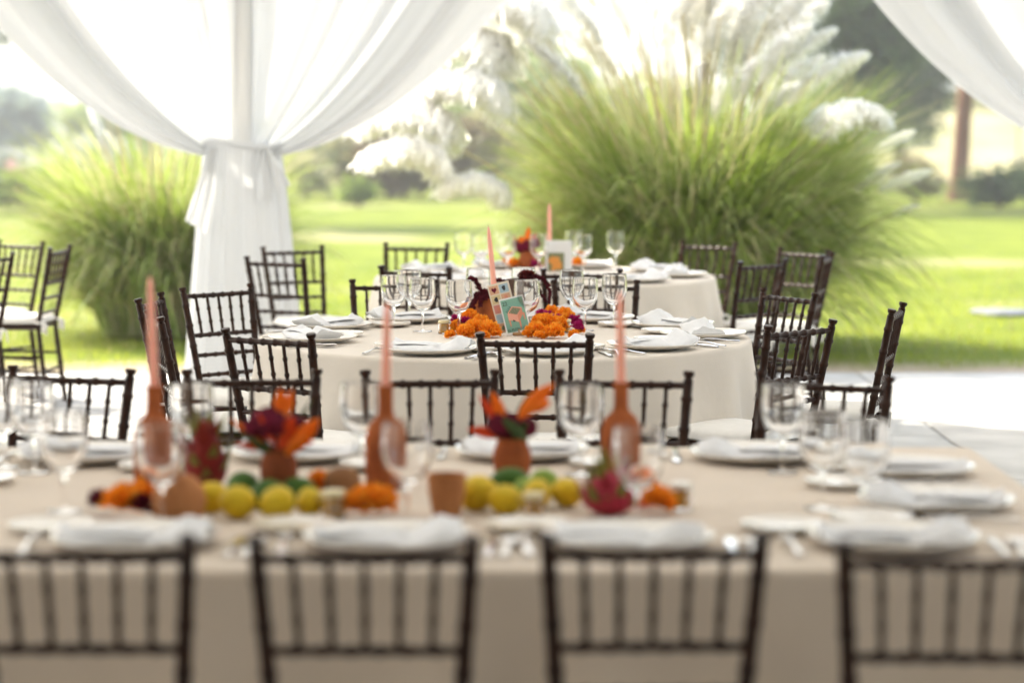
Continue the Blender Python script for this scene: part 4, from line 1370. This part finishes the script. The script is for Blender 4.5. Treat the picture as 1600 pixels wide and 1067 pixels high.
# taller board behind it
bp_ = thing('picture_board', 'tall narrow board of small pictures with a heart, behind the green card', 'card', at(797, 521, d=cp.y + .03))
bp_.location.z = CZ + .012
bp_.rotation_mode = 'YXZ'
bp_.rotation_euler = (R(-10), R(-13.5), R(6))
BW, BH = .088, .198
mb = MB(); mb.box((0, 0, BH / 2), (BW, .0014, BH)); mb.build('board', M['paper'], bp_, smooth=False)
cell_m = [mat('peach_print', (.62, .36, .22), .7), mat('sky_print', (.35, .48, .55), .7), mat('rose_print', (.6, .25, .22), .7), mat('straw_print', (.62, .50, .28), .7)]
for j in range(5):
    for i in range(2):
        x0 = -BW / 2 + .005 + i * .040; z0 = BH - .042 - j * .038
        mb = MB(); poly(mb, [(x0, z0), (x0 + .036, z0), (x0 + .036, z0 + .034), (x0, z0 + .034)], .001, 0); mb.build('picture', cell_m[(i + j * 3) % 4], bp_, smooth=False)
        mb = MB()
        cxx, cz = x0 + .018, z0 + .017
        if (i, j) == (0, 0):
            poly(mb, [(cxx, cz - .013), (cxx + .010, cz), (cxx + .009, cz + .008), (cxx + .004, cz + .009), (cxx, cz + .005), (cxx - .004, cz + .009), (cxx - .009, cz + .008), (cxx - .010, cz)], .0013, 0)
            mb.build('heart', M['crest'], bp_, smooth=False)
        else:
            k = 5 + (i * 2 + j) % 4
            poly(mb, [(cxx + .010 * math.cos(a) * (1 if q % 2 else .6), cz + .011 * math.sin(a)) for q, a in [(q, 2 * math.pi * q / k) for q in range(k)]], .0013, 0)
            mb.build('motif', [m_dgreen, M['ink'], m_coral, cell_m[1]][(i + j) % 4], bp_, smooth=False)
mb = MB(); mb.box((0, 0, .006), (.05, .03, .012), bev=.002); mb.box((0, -.013, .014), (.006, .006, .024), bev=.001); mb.box((0.018, -.013, .014), (.006, .006, .02), bev=.001)
tag(mb.build('card_stand', mat('pale_wood', (.45, .27, .13), .6, col2=(.36, .2, .09), scale=30), loc=(cp.x, cp.y, CZ)), 'little pale wooden stand holding the card numbered 22', 'stand')

sp = at(873, 425, z=CZ)
hs = at(873, 376, d=sp.y).z - CZ
sg = thing('table_sign', 'white upright sign with an orange flower picture on the back table', 'sign', (sp.x, sp.y, CZ), R(4))
mb = MB(); mb.box((0, 0, hs / 2), (.148, .012, hs), bev=.003); mb.build('panel', M['paperw'], sg)
mb = MB(); poly(mb, [(-.062, .006), (.03, .006), (.03, .108), (-.062, .108)], .0072, 0); mb.build('picture', mat('olive_print', (.20, .22, .11), .7), sg, smooth=False)
mb = MB()
rnd = random.Random(3)
for k in range(22):
    x, z, r_ = rnd.uniform(-.05, .016), .018 + rnd.random() * .06, rnd.uniform(.009, .015)
    if z > .055 and x > -.01: x -= .02
    poly(mb, [(x + r_ * math.cos(a), z + r_ * math.sin(a)) for a in [i * math.pi / 4 for i in range(8)]], .0076 + k * .00003, 0)
mb.build('flower_print', mat('orange_print', (.75, .3, .06), .7), sg, smooth=False)

# ------------------------------------------------------------------ pampas grass
def curve_pts(base, a, tilt, droop, L, n, pw=1.5):
    p = Vector(base); out = [p.copy()]
    d2 = Vector((math.cos(a), math.sin(a), 0))
    for i in range(n):
        s = (i + .5) / n
        ph = tilt + droop * s ** pw
        p = p + (d2 * math.sin(ph) + Vector((0, 0, 1)) * math.cos(ph)) * (L / n)
        out.append(p.copy())
    return out
def blades(mb, c, r0, n, Lr, tr, dr, rnd, width=.0078, ar=(0, 2 * math.pi), seg=6):
    for k in range(n):
        a = rnd.uniform(*ar)
        rr = r0 * math.sqrt(rnd.random())
        b = (c[0] + rr * math.cos(a + rnd.uniform(-.6, .6)), c[1] + rr * math.sin(a), 0)
        L = rnd.uniform(*Lr)
        pts = curve_pts(b, a + rnd.uniform(-.3, .3), R(rnd.uniform(*tr)), R(rnd.uniform(*dr)), L, seg)
        w0 = width * rnd.uniform(.6, 1.4)
        tw = rnd.uniform(0, math.pi)
        vs = []
        for i, p in enumerate(pts):
            t = i / seg
            ww = w0 * (1 - t ** 2.2) + .0008
            sd = Vector((math.cos(tw + t), math.sin(tw + t), 0))
            vs += [p - sd * ww, p + sd * ww]
        mb.add(vs, [(2 * i, 2 * i + 1, 2 * i + 3, 2 * i + 2) for i in range(seg)], rnd.choices((0, 1, 2, 3), (4, 4.2, 2.4, 1.8))[0])
def plume_mesh(L, thick, bend, n, seed, onesided=.3):
    rnd = random.Random(seed)
    mb = MB()
    spine = curve_pts((0, 0, 0), 0, 0, bend, L, 12, 1.2)
    mb.tube(spine, [.006 * (1 - i / 13) + .001 for i in range(13)], 5)
    for k in range(n):
        t = rnd.random() ** .9
        i = min(int(t * 12), 11)
        p = spine[i].lerp(spine[i + 1], t * 12 - i)
        ax = (spine[i + 1] - spine[i]).normalized()
        v = Vector((rnd.gauss(0, 1), rnd.gauss(0, 1), rnd.gauss(0, 1)))
        v = (v - ax * v.dot(ax)).normalized()
        prof = thick * (math.sin(math.pi * min(1, t * .86 + .12)) ** .7)
        ln = prof * rnd.uniform(.7, 1.5)
        tip = p + v * prof * rnd.uniform(.25, 1.0) + ax * ln * .55 + Vector((0, 0, -1)) * ln * onesided * rnd.uniform(.3, 1.4)
        mid_ = p.lerp(tip, .5) + v * prof * .16
        sd = ax.cross(v) * rnd.uniform(.004, .010)
        mb.add([p - sd * .5, p + sd * .5, mid_ + sd, mid_ - sd, tip], [(0, 1, 2, 3), (3, 2, 4)])
    return mb.mesh('plume', M['plume'], smooth=False)
PL_UP = [plume_mesh(.70, .125, .3, 1150, i, .35) for i in range(3)]
PL_MED = [plume_mesh(.72, .145, .95, 1250, i + 5, .7) for i in range(3)]
def arc_plume(w, h, n, seed):
    """weeping plume: the axis arches over and the down hangs from it in a fringe"""
    rnd = random.Random(seed)
    mb = MB()
    sp = []
    for i in range(15):
        t = i / 14
        a = R(-12) + R(178) * t
        sp.append(Vector((-(1 - math.cos(a)) * w * .5, 0, (math.sin(a)) * h * .62 * (1 - .1 * t))))
    o0 = sp[0].copy(); sp = [p - o0 for p in sp]
    mb.tube(sp, [.008 * (1 - i / 16) + .001 for i in range(15)], 5)
    for k in range(n):
        t = rnd.random() ** .85
        i = min(int(t * 14), 13)
        p = sp[i].lerp(sp[i + 1], t * 14 - i)
        ln = h * (.16 + .38 * math.sin(math.pi * min(1, .12 + t * .8))) * rnd.uniform(.45, 1.15)
        side = rnd.gauss(0, .10) * (.5 + math.sin(math.pi * min(1, .1 + t * .85)))
        up = abs(rnd.gauss(0, .028))
        m1 = p + Vector((rnd.gauss(0, .03), side * .7, up + rnd.uniform(-.01, .02)))
        m2 = m1 + Vector((rnd.gauss(-.01, .03), side * .5, -ln * .55))
        tip = m2 + Vector((rnd.gauss(-.015, .03), rnd.gauss(0, .02), -ln * .5))
        ya = rnd.uniform(0, math.pi)
        sd = Vector((math.cos(ya), math.sin(ya), 0)) * rnd.uniform(.007, .015)
        mb.add([p - sd * .4, p + sd * .4, m1 + sd, m1 - sd, m2 + sd, m2 - sd, tip], [(0, 1, 2, 3), (3, 2, 4, 5), (5, 4, 6)])
    return mb.mesh('plume', M['plume'], smooth=False)
PL_ARC = [arc_plume(.62, .36, 2100, i + 9) for i in range(3)]
def stem_to(root, base, tip, lean, r=.010):
    base, tip = Vector(base), Vector(tip)
    c = Vector((base.x + (tip.x - base.x) * lean, base.y + (tip.y - base.y) * lean, base.z + (tip.z - base.z) * .62))
    pts = []
    for i in range(9):
        t = i / 8
        pts.append(base * (1 - t) ** 2 + c * 2 * t * (1 - t) + tip * t * t)
    mb = MB(); mb.tube(pts, [r * (1 - .4 * i / 8) for i in range(9)], 5)
    mb.build('stem', M['stem'], root)
    return (pts[-1] - pts[-2]).normalized()
def put_plume(root, me, tip, direction, az, sc=1.0):
    o = link_mesh('plume', me, root)
    z = Vector(direction).normalized()
    x = Vector((math.cos(az), math.sin(az), 0))
    x = (x - z * x.dot(z)).normalized()
    y = z.cross(x)
    o.matrix_local = Matrix.Translation(tip) @ Matrix((x, y, z)).transposed().to_4x4() @ Matrix.Scale(sc, 4)
def pampas(c, label, nb, r0, Lr, plumes, seed, tl=((4, 30), (20, 55)), dr_=((50, 150), (50, 110))):
    rnd = random.Random(seed)
    root = thing('pampas_grass', label, 'ornamental grass', (0, 0, 0), 0, 'clumps of pampas grass')
    mb = MB()
    blades(mb, c, r0, int(nb * .55), Lr, tl[0], dr_[0], rnd)
    blades(mb, c, r0, int(nb * .45), (Lr[0] * .8, Lr[1] * .85), tl[1], dr_[1], rnd)
    blades(mb, c, r0 * .8, nb // 22, (Lr[0] * .9, Lr[1] * .9), (14, 48), (70, 140), rnd, .015)
    o = mb.build('foliage', BL, root, smooth=False)
    o['kind'] = 'stuff'
    for (px, py, dd, kind, az, sc) in plumes:
        tip = at(px, py, d=c[1] + dd)
        a = rnd.uniform(0, 2 * math.pi)
        b = Vector((c[0] + .25 * r0 * math.cos(a) + (tip.x - c[0]) * .16, c[1] + .25 * r0 * math.sin(a), 0))
        dr = stem_to(root, b, tip, rnd.uniform(.25, .42))
        if kind:
            me = {'u': PL_UP, 'm': PL_MED, 'a': PL_ARC}[kind][rnd.randrange(3)]
            if kind == 'a':
                pl = link_mesh('plume', me, root)
                pl.location = tip; pl.scale = (sc if az > 1 else -sc, sc, sc); pl.rotation_euler = (0, 0, rnd.uniform(-.5, .5))
            else:
                put_plume(root, me, tip, dr, az, sc)
    return root
big_c = (at(1085, 540, d=17.4).x, 17.4)
RT, LT = 0.0, math.pi
plumes = [  # pixel of the plume's foot, depth offset, kind, azimuth of bend, size
    (912, 152, -.5, 'u', LT, .85), (1046, 125, -.6, 'u', RT, .8), (940, 70, 0, 'm', LT, 1), (872, 92, -.2, 'm', LT, 1), (840, 80, .2, 'm', LT, 1), (985, 60, .3, 'u', LT, 1), (1010, 30, .0, 'u', RT, 1),
    (1085, 40, .3, 'u', RT, 1), (1045, 75, 0, 'm', RT, 1), (1075, 60, .3, 'm', RT, 1), (1110, 80, -.2, 'm', RT, 1), (1140, 105, .1, 'm', RT, 1), (1160, 150, -.4, 'm', RT, 1), (1115, 195, -.5, 'm', RT, .9),
    (1180, 195, 0, 'm', RT, 1), (1285, 210, -.9, 'a', RT, .72), (1165, 230, -.5, 'm', RT, .9), (1335, 300, -.2, 'u', RT, .55), (1365, 240, .2, 'u', RT, .5), (1372, 300, 0, 'u', RT, .6), (1396, 335, -.3, 'u', RT, .28),
    (1180, 90, .3, 'm', RT, 1), (1165, 40, .1, 'm', RT, 1.1), (1205, 15, 0, 'm', RT, 1.1), (1140, 110, -.1, 'm', RT, 1.1), (1100, 95, .2, 'm', RT, 1.1), (1215, 75, .3, 'm', RT, 1.1), (1190, 130, .2, 'm', RT, 1.1), (1070, 60, .1, 'm', RT, 1), (1230, 160, .1, 'm', RT, 1), (1030, 75, .2, 'm', RT, 1), (1205, 130, .2, 'm', RT, .9), (1150, 60, .4, 'm', RT, 1), (960, 115, .4, 'm', LT, 1), (815, 120, .3, 'm', LT, 1), (900, 40, .4, 'u', LT, 1), (1060, 5, .2, 'u', RT, 1),
    (1105, 30, .2, 'm', RT, 1), (930, 10, .2, 'm', LT, 1), (975, -20, 0, 'u', LT, 1), (1120, 10, .1, 'u', RT, 1), (860, 30, .1, 'm', LT, 1), (800, 70, .5, 'm', LT, 1),
    # long weeping plumes reaching out over the lawn
    (706, 226, -.7, 'a', LT, 1.0), (690, 276, -.9, 'a', LT, .84), (785, 180, -.6, 'a', LT, 1.0), (786, 318, -1.0, 'a', LT, .66), (790, 112, -.5, 'a', LT, 1.0), (850, 55, -.4, 'a', LT, 1.1),
]
def bare(n, seed, x0, x1, y0, y1):
    r_ = random.Random(seed)
    return [(r_.uniform(x0, x1), r_.uniform(y0, y1), r_.uniform(-.6, .5), None, 0, 1) for _ in range(n)]
pampas(big_c, 'huge fountain shaped pampas grass with white plumes behind the back table', 14500, .54, (1.2, 2.32), plumes + bare(95, 5, 830, 1240, 20, 200), 11, ((0, 16), (6, 30)), ((30, 120), (60, 130)))
left_c = (at(256, 520, d=18.4).x, 18.4)
pampas(left_c, 'smaller pampas grass clump with few thin plumes left of the white drape', 8500, .44, (.9, 1.85), [
    (160, 215, .2, 'u', LT, .4), (210, 180, .2, 'u', RT, .4), (185, 240, -.2, 'u', LT, .3), (236, 215, 0, 'u', LT, .35), (140, 270, .1, 'u', LT, .3), (280, 215, .2, 'u', RT, .35),
    (190, 395, -.7, 'u', LT, .28), (180, 330, -.6, 'u', LT, .25)] + bare(22, 8, 130, 320, 170, 280), 12, ((0, 12), (4, 22)), ((35, 115), (70, 140)))

# ------------------------------------------------------------------ trees and shrubs
def leaf_cloud(mb, c, rad, n, size, rnd, nm, clump=18):
    """leaves grouped in clumps through an uneven crown"""
    for k in range(max(1, n // clump)):
        v = Vector((rnd.gauss(0, 1), rnd.gauss(0, 1), rnd.gauss(0, 1))).normalized() * rnd.random() ** .45
        q = Vector((c[0] + v.x * rad[0], c[1] + v.y * rad[1], c[2] + v.z * rad[2]))
        q += Vector((noise.noise(q * .9), noise.noise(q * .9 + Vector((7, 0, 0))), noise.noise(q * .9 + Vector((0, 9, 0))))) * .35 * min(rad)
        cr = min(rad) * rnd.uniform(.14, .3)
        for i in range(clump):
            p = q + Vector((rnd.gauss(0, cr), rnd.gauss(0, cr), rnd.gauss(0, cr * .8)))
            if p.z < .03: p.z = rnd.uniform(.03, .2)
            a = Vector((rnd.gauss(0, 1), rnd.gauss(0, 1), rnd.gauss(0, .6))).normalized()
            b = a.cross(Vector((rnd.gauss(0, 1), rnd.gauss(0, 1), rnd.gauss(0, 1)))).normalized()
            s = size * rnd.uniform(.6, 1.3)
            mb.add([p - a * s, p - b * s * .45, p + a * s, p + b * s * .45], [(0, 1, 2, 3)], rnd.randrange(nm))
def shrub(px, pbase, wpx, hpx, d, fol, label, cat='shrub', name='shrub', group=None, seed=1, n=1400, lift=0.0, flowers=None, size=None):
    rnd = random.Random(seed)
    k = FPX / d
    base = at(px, pbase, d=d)
    zb = lift if lift is not None else base.z
    top = at(px, pbase - hpx, d=d).z
    rw = wpx / k / 2
    root = thing(name, label, cat, (base.x, d, zb), 0, group)
    h = top - zb
    mb = MB()
    sz = size or max(.05, rw * .10)
    for q in range(5):
        ox = rnd.uniform(-.45, .45) * rw
        leaf_cloud(mb, (ox, rnd.uniform(-.3, .3) * rw, h * rnd.uniform(.4, .62)), (rw * .6, rw * .6, h * .38), n // 5, sz, rnd, 2)
    mb.build('foliage', FOL[fol], root, smooth=False)
    mb = MB()
    for q in range(6):
        a = rnd.uniform(0, 6)
        mb.tube([(0, 0, -.05), (rw * .2 * math.cos(a), rw * .2 * math.sin(a), h * .3), (rw * .5 * math.cos(a), rw * .5 * math.sin(a), h * .75)], [.03, .02, .008], 5)
    mb.build('branches', M['bark'], root)
    if flowers:
        mb = MB()
        for q in range(flowers[1]):
            c = Vector((rnd.uniform(-.8, .8) * rw, rnd.uniform(-.6, .2) * rw, h * rnd.uniform(.45, 1.0)))
            s = rnd.uniform(.05, .1)
            for z in range(6):
                a = z * 1.05
                mb.add([c, c + Vector((math.cos(a - .4), -.3, math.sin(a - .4))) * s, c + Vector((math.cos(a + .4), -.3, math.sin(a + .4))) * s], [(0, 1, 2)])
        mb.build('blossoms', M[flowers[0]], root, smooth=False)
    return root
def limb(mb, a, b, r0, r1, rnd, n=6):
    a, b = Vector(a), Vector(b)
    pts = [a.lerp(b, i / n) + Vector((rnd.gauss(0, .04), rnd.gauss(0, .04), 0)) * (1 if 0 < i < n else 0) * (b - a).length * .4 for i in range(n + 1)]
    mb.tube(pts, [r0 + (r1 - r0) * i / n for i in range(n + 1)], 9)
    return pts[-1]
def tree(px, pbase, d, trunk, h0, crown, fol, bark, label, seed, n=5200, leaf=.13, lean=0.0):
    """trunk: radius; h0: fork height; crown: (dx, z, rx, rz)"""
    rnd = random.Random(seed)
    b = at(px, pbase, d=d)
    root = thing('tree', label, 'tree', (b.x, d, 0), 0, 'trees beyond the lawn')
    mb = MB()
    mb.tube([(0, 0, -.1), (.0, 0, .15), (lean * .3, 0, h0 * .35), (lean * .6, .02, h0 * .7), (lean, 0, h0)], [trunk * 1.35, trunk * 1.05, trunk * .9, trunk * .85, trunk * .8], 12)
    mb.build('trunk', bark, root)
    dx, cz, rx, rz_ = crown
    for q in range(6):
        a = q * 1.05 + rnd.uniform(-.3, .3)
        mb = MB()
        limb(mb, (lean, 0, h0 - .05), (dx + rx * .55 * math.cos(a), rx * .55 * math.sin(a), cz + rz_ * rnd.uniform(-.3, .5)), trunk * .5, trunk * .12, rnd)
        mb.build('limb', bark, root)
    mb = MB()
    for q in range(7):
        a = q * .9
        leaf_cloud(mb, (dx + rx * .45 * math.cos(a), rx * .45 * math.sin(a), cz + rz_ * rnd.uniform(-.4, .5)), (rx * .55, rx * .55, rz_ * .5), n // 7, leaf, rnd, 2)
    mb.build('crown', FOL[fol], root, smooth=False)
    return root
tree(1404, 292, 57, .15, 2.1, (-.3, 3.2, 1.9, 2.3), 'dark', M['bark'], 'dense grey green tree right of the pampas plumes', 21, 15000, .11)
tree(1497, 312, 49.5, .20, 2.5, (.6, 5.0, 2.6, 1.9), 'mid', M['bark2'], 'tree with reddish leaning trunk under the drape swag', 22, 4200, .13, .15)
tree(1185, 262, 66, .16, 1.8, (0, 3.9, 1.5, 1.5), 'dark', M['bark'], 'dark tree showing behind the big pampas stems', 23, 2600, .15)
tree(1335, 302, 46, .15, 1.5, (.1, 3.55, 1.3, 1.9), 'dark', M['bark'], 'tree whose crown rises behind the right hand pampas plumes', 27, 10000, .09)
tree(770, 285, 62, .18, 1.6, (-.2, 3.6, 1.3, 1.5), 'dark', M['bark'], 'tree behind the weeping white plumes', 24, 3000, .12)
tree(-40, 300, 40, .16, 2.2, (.25, 3.55, .9, 1.1), 'dark', M['bark'], 'tree peeking in at the upper left behind the drape', 25, 1500, .1)
tree(1750, 305, 45, .2, 2.4, (0, 4.6, 2.8, 2.0), 'mid', M['bark'], 'tree standing past the right drape, mostly out of view', 26, 3500, .13)
tree(1100, 318, 45.4, .14, 3.4, (0, 4.7, 1.7, 1.1), 'mid', M['bark'], 'tree behind the tops of the pampas stems, shading the right lawn', 28, 3600, .11)
tree(300, 318, 39.5, .15, 2.6, (0, 4.3, 1.8, 1.5), 'mid', M['bark'], 'tree standing behind the tied white drape', 30, 3600, .11)
GH = 'shrubs beyond the lawn'
for i, a in enumerate((
    (60, 332, 230, 78, 43, 'mid', 'green shrub with pink blossom left of the left pampas', ('pinkflower', 26)),
    (165, 330, 150, 60, 41, 'mid', 'low green shrub with peach blossoms behind the left pampas', ('peachflower', 14)),
    (20, 300, 200, 75, 62, 'grey', 'silvery grey shrub bank behind the pink blossoms', None),
    (150, 292, 170, 85, 66, 'grey', 'pale ashen shrub behind the left pampas stems', None),
    (60, 232, 110, 90, 95, 'blue', 'bluish far tree clump above the silvery shrubs', None),
    (10, 215, 120, 60, 100, 'blue', 'bluish far tree clump at the left frame edge', None),
    (180, 235, 120, 50, 98, 'blue', 'low bluish far tree clump behind the pampas tips', None),
    (478, 322, 130, 95, 50, 'pale', 'pale dry shrub just right of the white drape', None),
    (540, 318, 150, 120, 52, 'pale', 'tall pale dry shrub behind the lawn between drape and plumes', None),
    (560, 322, 70, 52, 46, 'mid', 'small bright green shrub before the brown bush', None),
    (630, 318, 190, 130, 51, 'brown', 'dark brown twiggy bush under the weeping plumes', None),
    (735, 316, 170, 150, 53, 'brown', 'brown and olive bush behind the weeping plumes', None),
    (610, 250, 260, 110, 62, 'mid', 'green treeline bush above the brown twiggy bush', None),
    (790, 305, 160, 130, 58, 'pale', 'pale shrub behind the left edge of the big pampas', None),
    (900, 300, 260, 180, 60, 'pale', 'pale yellow shrub seen through the big pampas stems', None),
    (500, 312, 200, 150, 72, 'soft', 'soft green treeline right of the drape skirt', None),
    (600, 310, 260, 205, 76, 'soft', 'tall soft green treeline above the weeping plumes', None),
    (715, 308, 280, 255, 74, 'soft', 'tallest soft green tree clump behind the weeping plumes', None),
    (850, 306, 280, 235, 78, 'soft', 'soft green tree clump behind the left pampas stems', None),
    (990, 304, 260, 190, 80, 'pale', 'pale tree clump behind the middle of the pampas', None),
    (30, 300, 260, 175, 88, 'blue', 'tall hazy blue green tree clump at the upper left', None),
    (190, 298, 240, 150, 84, 'soft', 'hazy soft green clump behind the left pampas tips', None),
    (1290, 300, 200, 170, 72, 'soft', 'soft green clump behind the right hand plumes', None),
    (1330, 292, 110, 75, 50, 'mid', 'green shrub behind the drooping right plumes', None),
    (1432, 296, 110, 62, 47, 'brown', 'low olive bush at the foot of the grey tree', None),
    (1562, 308, 130, 62, 45, 'dark', 'dark green rounded bush right of the reddish trunk', None),
    (1640, 308, 120, 75, 44, 'dark', 'dark green bush cut by the right frame edge', None),
    (1360, 238, 160, 60, 75, 'pale', 'straw coloured shrub on the bank left of the reddish trunk', None),
    (1570, 230, 170, 95, 78, 'pale', 'yellow green shrub on the bank right of the reddish trunk', None),
    (1450, 225, 110, 90, 80, 'pale', 'yellow green shrub on the bank between the two trunks', None))):
    px, pb, wp, hp, d, fol, lab, fl = a
    lift = 0.0 if d < 62 else max(0.0, at(px, pb, d=d).z)
    shrub(px, pb, wp, hp, d, fol, lab, group=GH, seed=40 + i, n=1500 if hp < 130 else 3200, lift=lift, flowers=fl)
# thin lamp post and flagstone on the lawn
p = at(1590, 300, d=52)
mb = MB(); mb.tube([(0, 0, 0), (0, 0, .1), (0, 0, .12), (0, 0, 2.9)], [.09, .08, .045, .035], 10)
mb.lathe([(0, 2.9), (.06, 2.9), (.10, 3.0), (.12, 3.16), (.05, 3.22), (0, 3.23)], 12)
tag(mb.build('lamp_post', mat('grey_metal', (.3, .32, .33), .5, metal=.5), loc=(p.x, 52, 0)), 'thin grey lamp post at the right edge beyond the lawn', 'lamp post')
p = at(1568, 488, z=0)
mb = MB(); mb.lathe([(0, 0), (.25, 0), (.27, .02), (.24, .04), (0, .045)], 14, wob=lambda an, z: 1 + .15 * math.sin(an * 3 + 1) + .08 * math.sin(an * 5))
tag(mb.build('flagstone', M['stone'], loc=(p.x, p.y, -.02)), 'grey flagstone lying in the lawn at the right', 'stone')

# ------------------------------------------------------------------ summer haze over the garden
hz = bpy.data.materials.new('pale_haze')
hz.use_nodes = True
nt = hz.node_tree
nt.nodes.remove(nt.nodes['Principled BSDF'])
pv_ = nt.nodes.new('ShaderNodeVolumePrincipled')
pv_.inputs['Color'].default_value = (.95, .96, .97, 1)
pv_.inputs['Density'].default_value = HAZE
pv_.inputs['Anisotropy'].default_value = .3
nt.links.new(pv_.outputs[0], nt.nodes['Material Output'].inputs['Volume'])
mb = MB(); mb.box((0, 430, 27), (1900, 1100, 60))
hb_ = mb.build('haze', hz, smooth=False)
tag(hb_, 'pale summer haze in the air over the garden', 'haze', kind='stuff')
